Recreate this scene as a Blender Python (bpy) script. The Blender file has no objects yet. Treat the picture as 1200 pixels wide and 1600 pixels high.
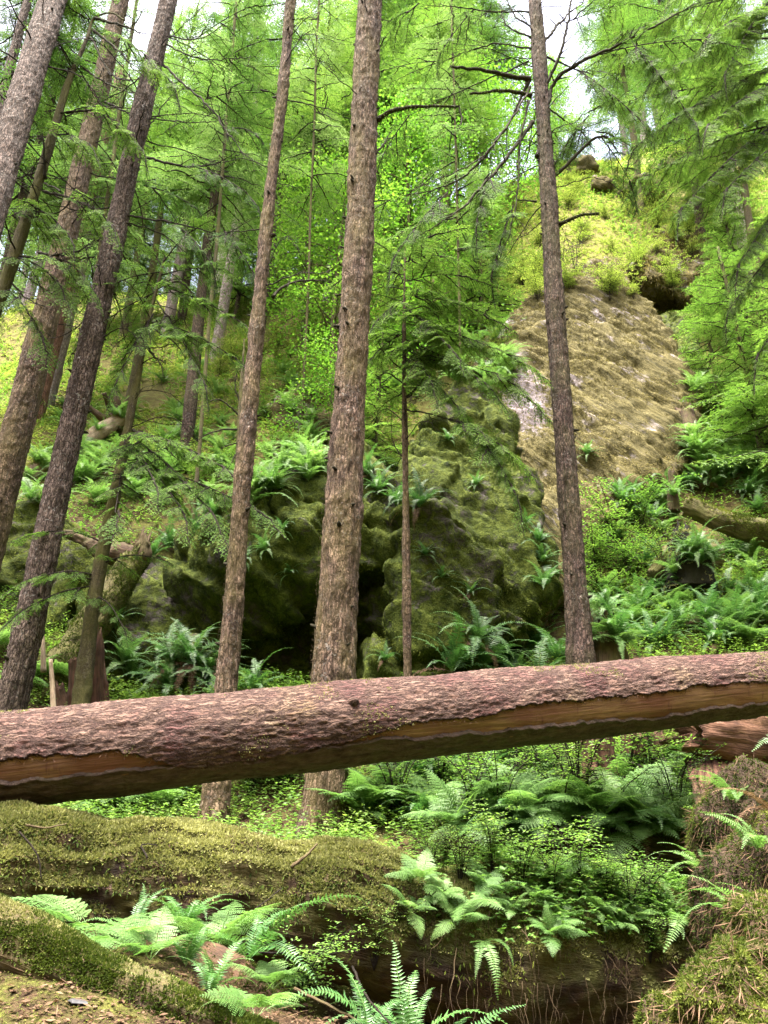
import bpy, bmesh, math, random
import numpy as np
from mathutils import Vector, Matrix
from mathutils.bvhtree import BVHTree

random.seed(7)
RNG = np.random.default_rng(11)
SC = bpy.context.scene
COL = SC.collection
F_PX = 1180.0
PITCH = math.radians(22.0)
ROLL = math.radians(1.8)
CAM = np.array([0.0, 0.0, 1.6])
cp, sp, cr, sr = math.cos(PITCH), math.sin(PITCH), math.cos(ROLL), math.sin(ROLL)
AX_R = np.array([1.0, 0, 0]); AX_F = np.array([0, cp, sp]); AX_U = np.array([0, -sp, cp])

# ------------------------------------------------------------------ helpers
def ray(px, py):
    x = (px - 600.0) / F_PX; y = (800.0 - py) / F_PX
    x2 = x * cr - y * sr; y2 = x * sr + y * cr
    return AX_F + x2 * AX_R + y2 * AX_U

def at(px, py, Y):
    """world point at forward distance Y (metres) in the direction of a photo position"""
    d = ray(px, py)
    return CAM + d * (Y / d[1])

def project(p):
    q = np.asarray(p) - CAM; z = q @ AX_F; x2 = q @ AX_R / z; y2 = q @ AX_U / z
    return 600 + F_PX * (x2 * cr + y2 * sr), 800 - F_PX * (-x2 * sr + y2 * cr)

def axis_depth(p):
    return float(np.dot(np.asarray(p) - CAM, AX_F))

def _hash(ix, iy, iz, seed):
    h = (ix * 374761393 + iy * 668265263 + iz * 2147483647 + seed * 1274126177) & 0xFFFFFFFF
    h = ((h ^ (h >> 13)) * 1274126177) & 0xFFFFFFFF
    h = h ^ (h >> 16)
    return (h & 0xFFFFFF).astype(np.float64) / 0xFFFFFF

def vnoise(P, seed=0):
    P = np.asarray(P, float)
    i = np.floor(P).astype(np.int64); f = P - i
    u = f * f * f * (f * (f * 6 - 15) + 10)
    r = 0
    for dx in (0, 1):
        wx = u[:, 0] if dx else 1 - u[:, 0]
        for dy in (0, 1):
            wy = u[:, 1] if dy else 1 - u[:, 1]
            for dz in (0, 1):
                wz = u[:, 2] if dz else 1 - u[:, 2]
                r = r + wx * wy * wz * _hash(i[:, 0] + dx, i[:, 1] + dy, i[:, 2] + dz, seed)
    return r * 2 - 1

def fbm(P, octv=4, seed=0, gain=0.5):
    P = np.asarray(P, float); a = 1.0; s = 0; t = 0
    for k in range(octv):
        s = s + a * vnoise(P * (2.03 ** k) + 17.3 * k, seed + k); t += a; a *= gain
    return s / t

def ridged(P, octv=3, seed=0):
    P = np.asarray(P, float); a = 1.0; s = 0; t = 0
    for k in range(octv):
        s = s + a * (1 - np.abs(vnoise(P * (2.03 ** k) + 9.1 * k, seed + k)) * 2); t += a; a *= .5
    return s / t

def cells(P, seed=0):
    """nearest-cell hash and distance (blocky, fractured relief)"""
    P = np.asarray(P, float); i = np.floor(P).astype(np.int64); best = np.full(len(P), 9.0); val = np.zeros(len(P))
    for dx in (-1, 0, 1):
        for dy in (-1, 0, 1):
            for dz in (-1, 0, 1):
                a, b, c = i[:, 0] + dx, i[:, 1] + dy, i[:, 2] + dz
                q = np.stack([a + _hash(a, b, c, seed), b + _hash(a, b, c, seed + 1), c + _hash(a, b, c, seed + 2)], 1)
                d = np.linalg.norm(P - q, axis=1); k = d < best; best = np.where(k, d, best); val = np.where(k, _hash(a, b, c, seed + 3), val)
    return val, best

def unit(v):
    v = np.asarray(v, float)
    return v / np.maximum(np.linalg.norm(v, axis=-1, keepdims=True), 1e-9)

class MB:
    """collects quads / triangles with per-vertex tint, bark coordinates and per-face material"""
    def __init__(s):
        s.v = []; s.q = []; s.t = []; s.tint = []; s.ax = []; s.qm = []; s.tm = []; s.n = 0
    def add(s, V, Q=None, T=None, tint=0.5, ax=None, mat=0, qmat=None):
        V = np.asarray(V, float).reshape(-1, 3); n = len(V)
        s.v.append(V)
        s.tint.append(np.broadcast_to(np.asarray(tint, float), (n,)))
        s.ax.append(V if ax is None else ax)
        if Q is not None and len(Q):
            Q = np.asarray(Q, np.int64); s.q.append(Q + s.n)
            s.qm.append(np.full(len(Q), mat, np.int32) if qmat is None else qmat)
        if T is not None and len(T):
            T = np.asarray(T, np.int64); s.t.append(T + s.n); s.tm.append(np.full(len(T), mat, np.int32))
        s.n += n
    def arrays(s):
        V = np.concatenate(s.v); Q = np.concatenate(s.q) if s.q else np.zeros((0, 4), np.int64)
        return V, Q, np.concatenate(s.tint), (np.concatenate(s.qm) if s.qm else np.zeros(0, np.int32))
    def build(s, name, mats, parent=None, smooth=True, origin=None):
        V = np.concatenate(s.v)
        Q = np.concatenate(s.q) if s.q else np.zeros((0, 4), np.int64)
        T = np.concatenate(s.t) if s.t else np.zeros((0, 3), np.int64)
        m = np.concatenate((s.qm or [np.zeros(0, np.int32)]) + (s.tm or [np.zeros(0, np.int32)]))
        off = np.zeros(3)
        if parent is not None: off = world_loc(parent)
        elif origin is not None: off = np.asarray(origin, float)
        me = bpy.data.meshes.new(name)
        me.vertices.add(len(V)); me.vertices.foreach_set('co', (V - off).astype(np.float32).ravel())
        me.loops.add(Q.size + T.size)
        me.loops.foreach_set('vertex_index', np.concatenate([Q.ravel(), T.ravel()]).astype(np.int32))
        nf = len(Q) + len(T); me.polygons.add(nf)
        tot = np.concatenate([np.full(len(Q), 4), np.full(len(T), 3)]).astype(np.int32)
        st = np.concatenate([[0], np.cumsum(tot)[:-1]]).astype(np.int32)
        me.polygons.foreach_set('loop_start', st)
        me.polygons.foreach_set('material_index', m)
        me.update(calc_edges=True)
        me.polygons.foreach_set('use_smooth', np.full(nf, smooth))
        a = me.attributes.new('tint', 'FLOAT', 'POINT'); a.data.foreach_set('value', np.concatenate(s.tint).astype(np.float32))
        a = me.attributes.new('bark', 'FLOAT_VECTOR', 'POINT'); a.data.foreach_set('vector', np.concatenate(s.ax).astype(np.float32).ravel())
        for k in (mats if isinstance(mats, (list, tuple)) else [mats]): me.materials.append(k)
        return link(name, me, parent, off if parent is None else None)

def world_loc(o):
    p = np.zeros(3)
    while o is not None:
        p = p + np.array(o.location); o = o.parent
    return p

def link(name, me, parent=None, loc=None):
    o = bpy.data.objects.new(name, me); COL.objects.link(o)
    if parent is not None: o.parent = parent
    elif loc is not None: o.location = loc
    return o

def tag(o, label=None, cat=None, group=None, kind=None):
    if label: o['label'] = label
    if cat: o['category'] = cat
    if group: o['group'] = group
    if kind: o['kind'] = kind
    return o

def thing(name, label, cat, loc, group=None):
    o = bpy.data.objects.new(name, None); COL.objects.link(o); o.location = loc; o.empty_display_size = .2
    return tag(o, label, cat, group)

def copy_thing(o, loc, rotz=0.0, scale=1.0, tilt=(0, 0)):
    r = o.copy(); COL.objects.link(r); r.location = loc; r.rotation_euler = (tilt[0], tilt[1], rotz); r.scale = (scale,) * 3
    for ch in list(o.children):
        c = ch.copy(); COL.objects.link(c); c.parent = r
        for g in list(ch.children):
            d = g.copy(); COL.objects.link(d); d.parent = c
    return r

def frames(P):
    """tangent, normal, binormal along a polyline (parallel transport)"""
    P = np.asarray(P, float); T = np.gradient(P, axis=0); T = unit(T)
    n = np.cross(T[0], [0, 0, 1.0])
    if np.linalg.norm(n) < .2: n = np.cross(T[0], [0, 1.0, 0])
    N = [unit(n)]
    for i in range(1, len(P)):
        v = N[-1] - T[i] * np.dot(N[-1], T[i]); N.append(unit(v))
    N = np.array(N); return T, N, np.cross(T, N)

def resample(P, n):
    """smooth (Catmull-Rom like) resample of a polyline to n points"""
    P = np.asarray(P, float)
    if len(P) == 2:
        t = np.linspace(0, 1, n)[:, None]; return P[0] * (1 - t) + P[1] * t
    s = np.concatenate([[0], np.cumsum(np.linalg.norm(np.diff(P, axis=0), axis=1))])
    M = np.gradient(P, s, axis=0); u = np.linspace(0, s[-1], n)
    k = np.clip(np.searchsorted(s, u, side='right') - 1, 0, len(s) - 2)
    h = (s[k + 1] - s[k])[:, None]; t = ((u - s[k]) / h[:, 0])[:, None]
    return ((2 * t**3 - 3 * t**2 + 1) * P[k] + (t**3 - 2 * t**2 + t) * h * M[k]
            + (-2 * t**3 + 3 * t**2) * P[k + 1] + (t**3 - t**2) * h * M[k + 1])

def tube(P, R, seg=12, disp=None, cap=True, k0=0.0):
    """returns V, Q, T, bark coordinates. disp(c) gives a radial offset for bark coordinates c"""
    P = np.asarray(P, float); n = len(P); R = np.broadcast_to(np.asarray(R, float), (n,))
    T, N, B = frames(P)
    a = np.linspace(0, 2 * np.pi, seg, endpoint=False)
    ca, sa = np.cos(a), np.sin(a)
    D = N[:, None, :] * ca[None, :, None] + B[:, None, :] * sa[None, :, None]
    s = np.concatenate([[0], np.cumsum(np.linalg.norm(np.diff(P, axis=0), axis=1))]) + k0
    rm = float(np.mean(R))
    C = np.stack([np.broadcast_to(ca * rm, (n, seg)), np.broadcast_to(sa * rm, (n, seg)), np.repeat(s[:, None], seg, 1)], -1)
    rr = np.repeat(R[:, None], seg, 1)
    if disp is not None: rr = rr + disp(C.reshape(-1, 3)).reshape(n, seg)
    V = P[:, None, :] + D * rr[..., None]
    i = np.arange(n - 1)[:, None]; j = np.arange(seg)[None, :]; j2 = (j + 1) % seg
    Q = np.stack([i * seg + j, i * seg + j2, (i + 1) * seg + j2, (i + 1) * seg + j], -1).reshape(-1, 4)
    V = V.reshape(-1, 3); C = C.reshape(-1, 3); Tt = None
    if cap:
        V = np.concatenate([V, P[:1], P[-1:]]); C = np.concatenate([C, [[0, 0, s[0]]], [[0, 0, s[-1]]]])
        jj = np.arange(seg); b = (n - 1) * seg
        Tt = np.concatenate([np.stack([np.full(seg, n * seg), (jj + 1) % seg, jj], -1),
                             np.stack([np.full(seg, n * seg + 1), b + jj, b + (jj + 1) % seg], -1)])
    return V, Q, Tt, C

def leaves(base, d, nrm, L, W, mid=.42, fold=.25):
    """diamond leaf blades; base,d,nrm (n,3); L,W (n,)"""
    base = np.asarray(base, float); d = unit(d); side = unit(np.cross(d, nrm)); up = np.cross(side, d)
    L = np.broadcast_to(np.asarray(L, float), (len(base),))[:, None]; W = np.broadcast_to(np.asarray(W, float), (len(base),))[:, None]
    m = base + d * L * mid
    V = np.stack([base, m + side * W * .5 + up * W * fold, base + d * L, m - side * W * .5 + up * W * fold], 1).reshape(-1, 3)
    Q = np.arange(len(base) * 4).reshape(-1, 4)
    return V, Q

def rotmat(x_dir, up=(0, 0, 1), roll=0.0):
    x = unit(x_dir); y = np.cross(np.asarray(up, float), x)
    if np.linalg.norm(y) < .05: y = np.cross([0, 1.0, 0], x)
    y = unit(y); z = np.cross(x, y)
    if roll:
        c, s_ = math.cos(roll), math.sin(roll); y, z = y * c + z * s_, z * c - y * s_
    return np.stack([x, y, z], 1)

# ------------------------------------------------------------------ materials
class NT:
    def __init__(s, name):
        s.m = bpy.data.materials.new(name); s.m.use_nodes = True; s.t = s.m.node_tree; s.t.nodes.clear()
        s.out = s.t.nodes.new('ShaderNodeOutputMaterial')
    def n(s, typ, ins=None, **props):
        nd = s.t.nodes.new('ShaderNode' + typ)
        for k, v in props.items(): setattr(nd, k, v)
        for k, v in (ins or {}).items(): s.set(nd.inputs[k], v)
        return nd
    def set(s, sock, v):
        if isinstance(v, bpy.types.NodeSocket): s.t.links.new(v, sock)
        elif isinstance(v, bpy.types.Node): s.t.links.new(v.outputs[0], sock)
        else:
            if hasattr(sock.default_value, '__len__') and hasattr(v, '__len__') and len(v) == 3 and len(sock.default_value) == 4: v = (*v, 1)
            sock.default_value = v
    def attr(s, nm, o='Fac'): return s.n('Attribute', attribute_name=nm).outputs[o]
    def scale(s, vec, xyz): return s.n('VectorMath', {0: vec, 1: xyz}, operation='MULTIPLY').outputs[0]
    def noise(s, vec, sc, det=4, rough=.55, dist=0.0): return s.n('TexNoise', {'Vector': vec, 'Scale': sc, 'Detail': det, 'Roughness': rough, 'Distortion': dist}).outputs[0]
    def vor(s, vec, sc, feature='F1', o=0): return s.n('TexVoronoi', {'Vector': vec, 'Scale': sc}, feature=feature).outputs[o]
    def ramp(s, fac, stops, o='Color'):
        r = s.n('ValToRGB', {'Fac': fac}); e = r.color_ramp.elements
        while len(e) < len(stops): e.new(.5)
        for k, (p, c) in enumerate(stops):
            e[k].position = p; e[k].color = (c, c, c, 1) if not hasattr(c, '__len__') else (*c, 1)
        return r.outputs[o]
    def mix(s, f, a, b, blend='MIX'):
        nd = s.n('Mix', data_type='RGBA', blend_type=blend)
        s.set(nd.inputs[0], f); s.set(nd.inputs[6], a); s.set(nd.inputs[7], b); return nd.outputs[2]
    def math(s, op, a, b=0.0): return s.n('Math', {0: a, 1: b}, operation=op).outputs[0]
    def bump(s, h, strength=.6, dist=.02, normal=None):
        nd = s.n('Bump', {'Height': h, 'Strength': strength, 'Distance': dist})
        if normal is not None: s.set(nd.inputs['Normal'], normal)
        return nd.outputs[0]
    def pr(s, col, rough=.85, spec=.3, normal=None):
        nd = s.n('BsdfPrincipled', {'Base Color': col, 'Roughness': rough, 'Specular IOR Level': spec})
        if normal is not None: s.set(nd.inputs['Normal'], normal)
        return nd.outputs[0]
    def done(s, shader): s.set(s.out.inputs['Surface'], shader); return s.m

def leaf_mat(name, dark, mid, light, trans=.35, rough=.5, spec=.35, tgain=1.6, hue=.0):
    t = NT(name)
    tint = t.attr('tint'); rnd = t.n('ObjectInfo').outputs['Random']
    f = t.math('ADD', tint, t.math('MULTIPLY', t.math('SUBTRACT', rnd, .5), .38))
    c = t.ramp(f, [(0.0, dark), (.5, mid), (1.0, light)])
    tc = t.mix(1.0, c, (tgain * .96, tgain, tgain * .66), 'MULTIPLY')
    p = t.pr(c, rough, spec)
    tr = t.n('BsdfTranslucent', {'Color': tc}).outputs[0]
    return t.done(t.n('MixShader', {0: trans, 1: p, 2: tr}).outputs[0])

def bark_mat(name, plate, crack, lichen=(.34, .33, .31), lichen_amt=.5, moss=(.11, .12, .03), moss_amt=.0, sc=1.0, stretch=.4, bump=.9, dist=.012):
    t = NT(name)
    b = t.attr('bark', 'Vector')
    w = t.n('TexNoise', {'Vector': b, 'Scale': 22 * sc, 'Detail': 5.0, 'Roughness': .7}).outputs['Color']
    v = t.n('VectorMath', {0: t.scale(w, (.05, .05, .12)), 1: b}, operation='ADD').outputs[0]
    v2 = t.scale(v, (1, 1, stretch * .6))
    e = t.vor(v2, 40 * sc, 'DISTANCE_TO_EDGE'); cell = t.vor(v2, 40 * sc, 'F1', 1)
    e2 = t.noise(t.scale(b, (1, 1, .3)), 95 * sc, 4, .7)
    n1 = t.noise(t.scale(b, (1, 1, .5)), 14 * sc, 5, .65); n2 = t.noise(b, 60 * sc, 3, .6)
    big = t.noise(t.scale(b, (1, 1, .6)), 2.2, 3)
    cr_ = t.ramp(t.math('ADD', e, t.math('MULTIPLY', t.math('SUBTRACT', e2, .5), .35)), [(0.0, 0.0), (.14, .7), (.34, 1.0)])
    h = t.math('ADD', t.math('MULTIPLY', cr_, .8), t.math('ADD', t.math('MULTIPLY', e2, .5), t.math('MULTIPLY', n2, .5)))
    pc = t.mix(t.ramp(n1, [(.3, 0.0), (.7, 1.0)]), tuple(x * .72 for x in plate), tuple(min(1, x * 1.25) for x in plate))
    pc = t.mix(t.math('MULTIPLY', t.n('SeparateColor', {0: cell}).outputs[0], .5), pc, tuple(x * .65 for x in plate))
    pc = t.mix(t.ramp(big, [(.35, 0.0), (.65, .5)]), pc, (plate[0] * 1.15, plate[1] * 1.12, plate[2] * 1.2))
    col = t.mix(cr_, crack, pc)
    fur = t.noise(t.scale(b, (1, 1, .055)), 30 * sc, 4, .65, .4); fm = t.ramp(fur, [(.36, 0.0), (.50, 1.0)])      # long vertical furrows
    col = t.mix(fm, tuple(x * 1.6 for x in crack), col); h = t.math('ADD', h, t.math('MULTIPLY', fm, .9))
    if lichen_amt:
        ln = t.noise(b, 26 * sc, 4, .7); lb = t.noise(b, 1.8, 2)
        lf = t.math('MULTIPLY', t.ramp(ln, [(.56, 0.0), (.66, 1.0)]), t.ramp(lb, [(.4, .15), (.62, 1.0)]))
        col = t.mix(t.math('MULTIPLY', lf, lichen_amt), col, lichen)
    if moss_amt:
        mn = t.noise(t.scale(b, (1, 1, .35)), 3.2, 5, .65)
        mf = t.math('MULTIPLY', t.ramp(mn, [(.38, 0.0), (.66, 1.0)]), moss_amt)
        col = t.mix(mf, col, t.mix(n1, tuple(x * .6 for x in moss), tuple(x * 1.4 for x in moss)))
    return t.done(t.pr(col, .9, .15, t.bump(h, bump, dist)))

M = {}
M['needles'] = leaf_mat('hemlock needles', (.022, .06, .014), (.058, .125, .026), (.12, .20, .05), .42, .6, .15, 1.35)
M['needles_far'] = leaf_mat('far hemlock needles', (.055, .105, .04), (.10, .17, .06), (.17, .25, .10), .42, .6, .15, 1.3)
M['needles_pale'] = leaf_mat('light hemlock needles', (.04, .09, .016), (.085, .165, .03), (.16, .25, .055), .43, .6, .15, 1.4)
M['maple'] = leaf_mat('maple leaves', (.04, .12, .016), (.08, .19, .022), (.15, .26, .04), .48, .55, .2, 1.4)
M['shrub'] = leaf_mat('shrub leaves', (.04, .10, .018), (.09, .18, .03), (.17, .26, .055), .42)  # leaf colour lightened to stand in for sun on the hillside plants
M['shrub_gold'] = leaf_mat('yellow green shrub leaves', (.07, .115, .018), (.135, .19, .035), (.22, .26, .07), .38)
M['fern'] = leaf_mat('sword fern blades', (.022, .07, .018), (.05, .13, .032), (.10, .20, .055), .3, .42, .45)
M['fern_light'] = leaf_mat('pale fern blades', (.045, .11, .022), (.09, .18, .045), (.16, .26, .08), .4, .5, .4)
M['fern_dead'] = leaf_mat('withered fern blades', (.035, .02, .011), (.085, .05, .029), (.18, .12, .07), .2, .8, .2)
M['cover'] = leaf_mat('ground plant leaves', (.035, .085, .014), (.08, .155, .025), (.16, .24, .05), .4)
M['moss'] = leaf_mat('golden green moss', (.09, .098, .034), (.225, .23, .09), (.41, .405, .19), .25, .85, .1)
M['moss_dark'] = leaf_mat('dark green moss', (.018, .034, .006), (.055, .08, .012), (.14, .165, .03), .25, .8, .1)
M['moss_brown'] = leaf_mat('dry golden moss', (.05, .042, .016), (.13, .112, .044), (.25, .215, .095), .2, .85, .1)
M['twig'] = bark_mat('dark twig bark', (.034, .026, .02), (.012, .009, .007), lichen_amt=.15, sc=3, dist=.004)
M['branch'] = bark_mat('mossy branch bark', (.032, .025, .019), (.012, .009, .007), lichen_amt=.2, moss=(.055, .062, .016), moss_amt=.55, sc=2, dist=.006)
M['bark_grey'] = bark_mat('grey brown scaly bark', (.19, .143, .12), (.022, .015, .012), lichen_amt=.8, bump=1.0, dist=.02)
M['bark_warm'] = bark_mat('warm brown scaly bark', (.185, .125, .095), (.025, .016, .011), lichen_amt=.5, moss_amt=.55, moss=(.15, .125, .04), bump=1.0, dist=.02)
M['bark_dark'] = bark_mat('dark brown bark', (.12, .08, .066), (.018, .012, .01), lichen_amt=.35, moss_amt=.3, sc=1.0, bump=1.0, dist=.02)
M['bark_mossy'] = bark_mat('mossy sapling bark', (.10, .085, .045), (.03, .024, .014), lichen_amt=.3, moss_amt=.7, moss=(.12, .125, .03), sc=1.8, dist=.006)
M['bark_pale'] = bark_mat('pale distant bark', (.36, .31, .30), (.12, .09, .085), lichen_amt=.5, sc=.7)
M['bark_red'] = bark_mat('reddish cedar bark', (.27, .15, .11), (.08, .04, .03), lichen_amt=.4, sc=.7, stretch=.15)

def rotten_mat(name, a, b, dark, moss_amt=0.0, stretch=.08):
    t = NT(name); k = t.attr('bark', 'Vector'); v = t.scale(k, (1, 1, stretch))
    n1 = t.noise(v, 30, 6, .65, .6); n2 = t.noise(v, 90, 4, .6); n3 = t.noise(k, 4, 4)
    c = t.mix(t.ramp(n1, [(.3, 0.0), (.7, 1.0)]), a, b)
    c = t.mix(t.ramp(n2, [(.3, .85), (.5, 0.0)]), c, dark)
    c = t.mix(t.ramp(n3, [(.45, 0.0), (.7, .8)]), c, dark)
    if moss_amt:
        c = t.mix(t.math('MULTIPLY', t.ramp(t.noise(k, 5, 5, .6), [(.4, 0.0), (.6, 1.0)]), moss_amt), c, (.09, .1, .02))
    h = t.math('ADD', n1, t.math('MULTIPLY', n2, .6))
    return t.done(t.pr(c, .85, .2, t.bump(h, 1.0, .02)))
M['rot_red'] = rotten_mat('rotten red wood', (.04, .018, .012), (.105, .05, .034), (.010, .006, .005), .12)
M['rot_brown'] = rotten_mat('rotten brown wood', (.032, .019, .012), (.085, .052, .032), (.010, .007, .005), .4)
M['rot_pale'] = rotten_mat('weathered pale wood', (.30, .22, .15), (.42, .34, .26), (.09, .055, .04), .2)
M['char'] = rotten_mat('charred wood', (.004, .003, .003), (.012, .009, .007), (.002, .002, .002), .1)
M['rot_red2'] = rotten_mat('split cedar wood', (.12, .058, .038), (.23, .125, .08), (.03, .014, .01))
M['rot_dark'] = rotten_mat('wet dark wood', (.045, .027, .018), (.09, .055, .035), (.01, .007, .005), .3)
M['wood_moss'] = rotten_mat('moss stained old wood', (.055, .048, .02), (.13, .112, .045), (.02, .016, .009), .55)

def rock_mat(name, rock, rock2, moss_a, moss_b, amt, sc=1.0, strata=None, bare=None):
    t = NT(name); k = t.n('TexCoord').outputs['Object']
    n1 = t.noise(k, 1.4 * sc, 6, .62); n2 = t.noise(k, 9 * sc, 6, .65); n3 = t.noise(k, 45 * sc, 4, .65)
    v = k
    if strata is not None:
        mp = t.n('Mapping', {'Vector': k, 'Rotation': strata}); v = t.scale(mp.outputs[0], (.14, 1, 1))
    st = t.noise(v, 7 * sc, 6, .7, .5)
    rc = t.mix(t.ramp(n2, [(.35, 0.0), (.65, 1.0)]), rock, rock2)
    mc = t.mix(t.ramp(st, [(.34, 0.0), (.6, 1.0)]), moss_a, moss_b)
    mc = t.mix(t.ramp(n3, [(.3, .7), (.55, 0.0)]), mc, tuple(x * .45 for x in moss_a))
    f = t.ramp(t.math('ADD', t.math('MULTIPLY', n1, .6), t.math('MULTIPLY', st, .4)), [(.62 - amt * .4, 0.0), (.70 - amt * .4, 1.0)])
    if bare is not None:      # a bare pale seam of rock with its own outline
        q = t.scale(t.n('VectorMath', {0: k, 1: bare[0]}, operation='SUBTRACT').outputs[0], bare[1]); ln = t.n('VectorMath', {0: q}, operation='LENGTH').outputs['Value']
        bm_ = t.ramp(t.math('ADD', ln, t.math('MULTIPLY', t.math('SUBTRACT', n2, .5), 3.0)), [(.6, 1.0), (1.0, 0.0)])
        f = t.math('MULTIPLY', f, t.math('SUBTRACT', 1.0, bm_)); rc = t.mix(bm_, rc, t.mix(n2, bare[2], bare[3]))
    c = t.mix(f, rc, mc)
    h = t.math('ADD', t.math('MULTIPLY', st, 1.0), t.math('ADD', t.math('MULTIPLY', n2, .6), t.math('MULTIPLY', n3, .35)))
    return t.done(t.pr(c, .92, .12, t.bump(h, 1.0, .07)))
M['rock'] = rock_mat('mossy dark rock', (.03, .026, .026), (.10, .085, .082), (.014, .026, .005), (.085, .108, .018), .56)
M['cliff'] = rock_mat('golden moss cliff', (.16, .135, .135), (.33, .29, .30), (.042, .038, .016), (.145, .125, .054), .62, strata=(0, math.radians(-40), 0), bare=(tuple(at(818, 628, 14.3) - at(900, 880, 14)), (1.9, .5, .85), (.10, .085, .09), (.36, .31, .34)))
M['dark_soil'] = rock_mat('damp dark soil', (.02, .014, .01), (.05, .035, .022), (.02, .02, .006), (.04, .04, .01), .2)

_t = NT('grey stone'); M['stone'] = _t.done(_t.pr(_t.ramp(_t.noise(_t.n('TexCoord').outputs['Object'], 60, 4), [(.3, (.022, .022, .024)), (.7, (.06, .06, .065))]), .7, .3))
def ground_mat():
    t = NT('forest floor'); k = t.n('TexCoord').outputs['Object']
    n1 = t.noise(k, .9, 6, .6); n2 = t.noise(k, 6, 6, .65); n3 = t.noise(k, 40, 5, .7)
    lit = t.mix(t.ramp(n3, [(.35, 0.0), (.65, 1.0)]), (.016, .010, .006), (.075, .046, .027))
    ms = t.mix(t.ramp(n2, [(.35, 0.0), (.65, 1.0)]), (.025, .030, .008), (.085, .088, .02))
    f = t.ramp(t.math('ADD', t.math('MULTIPLY', n1, .55), t.math('MULTIPLY', n2, .45)), [(.46, 0.0), (.58, 1.0)])
    c = t.mix(f, lit, ms)
    g = t.attr('tint')          # drier golden moss high on the hillside, also painting brightness onto the left slope
    c = t.mix(t.math('MULTIPLY', g, t.ramp(n2, [(.3, .45), (.6, .9)])), c, t.mix(n3, (.10, .11, .025), (.25, .23, .075)))
    h = t.math('ADD', n2, t.math('MULTIPLY', n3, .5))
    return t.done(t.pr(c, .95, .1, t.bump(h, 1.0, .05)))
M['ground'] = ground_mat()

# ------------------------------------------------------------------ camera, light
cd = bpy.data.cameras.new('camera'); cam = bpy.data.objects.new('camera', cd); COL.objects.link(cam)
cd.sensor_fit = 'VERTICAL'; cd.sensor_height = 36.0; cd.sensor_width = 27.0; cd.lens = F_PX / 1600 * 36.0
cd.clip_start = .05; cd.clip_end = 500
cx = AX_R * cr + AX_U * sr; cy = -AX_R * sr + AX_U * cr
mw = Matrix.Identity(4)
for i in range(3):
    mw[i][0] = cx[i]; mw[i][1] = cy[i]; mw[i][2] = -AX_F[i]; mw[i][3] = CAM[i]
cam.matrix_world = mw
SC.camera = cam
W = bpy.data.worlds.new('World'); SC.world = W; W.use_nodes = True
wt = W.node_tree; bg = wt.nodes['Background']
sky = wt.nodes.new('ShaderNodeTexSky'); sky.sky_type = 'NISHITA'; sky.sun_disc = False
SUN_EL, SUN_AZ = math.radians(76), math.radians(-140)      # azimuth from +Y, clockwise
sky.sun_elevation = SUN_EL; sky.sun_rotation = SUN_AZ; sky.air_density = .6; sky.dust_density = 8.0; sky.ozone_density = .4
wt.links.new(sky.outputs[0], bg.inputs[0]); bg.inputs[1].default_value = .15
sl = bpy.data.lights.new('sun', 'SUN'); sl.energy = 3.2; sl.angle = math.radians(30); sl.color = (1, .95, .85)
so = bpy.data.objects.new('sun', sl); COL.objects.link(so)
sd = Vector((math.sin(SUN_AZ) * math.cos(SUN_EL), math.cos(SUN_AZ) * math.cos(SUN_EL), math.sin(SUN_EL)))
so.rotation_euler = sd.to_track_quat('Z', 'Y').to_euler(); so.location = (0, 0, 40)
SC.view_settings.view_transform = 'Standard'; SC.view_settings.look = 'None'
SC.view_settings.exposure = 2.85; SC.view_settings.gamma = 1.0
SC.render.engine = 'CYCLES'
SC.cycles.use_denoising = True
try: SC.cycles.denoiser = 'OPENIMAGEDENOISE'
except Exception: pass
SC.cycles.max_bounces = 8; SC.cycles.diffuse_bounces = 4; SC.cycles.glossy_bounces = 2; SC.cycles.transmission_bounces = 5
SC.cycles.transparent_max_bounces = 8; SC.cycles.caustics_reflective = False; SC.cycles.caustics_refractive = False
SC.cycles.sample_clamp_indirect = 8
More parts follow.
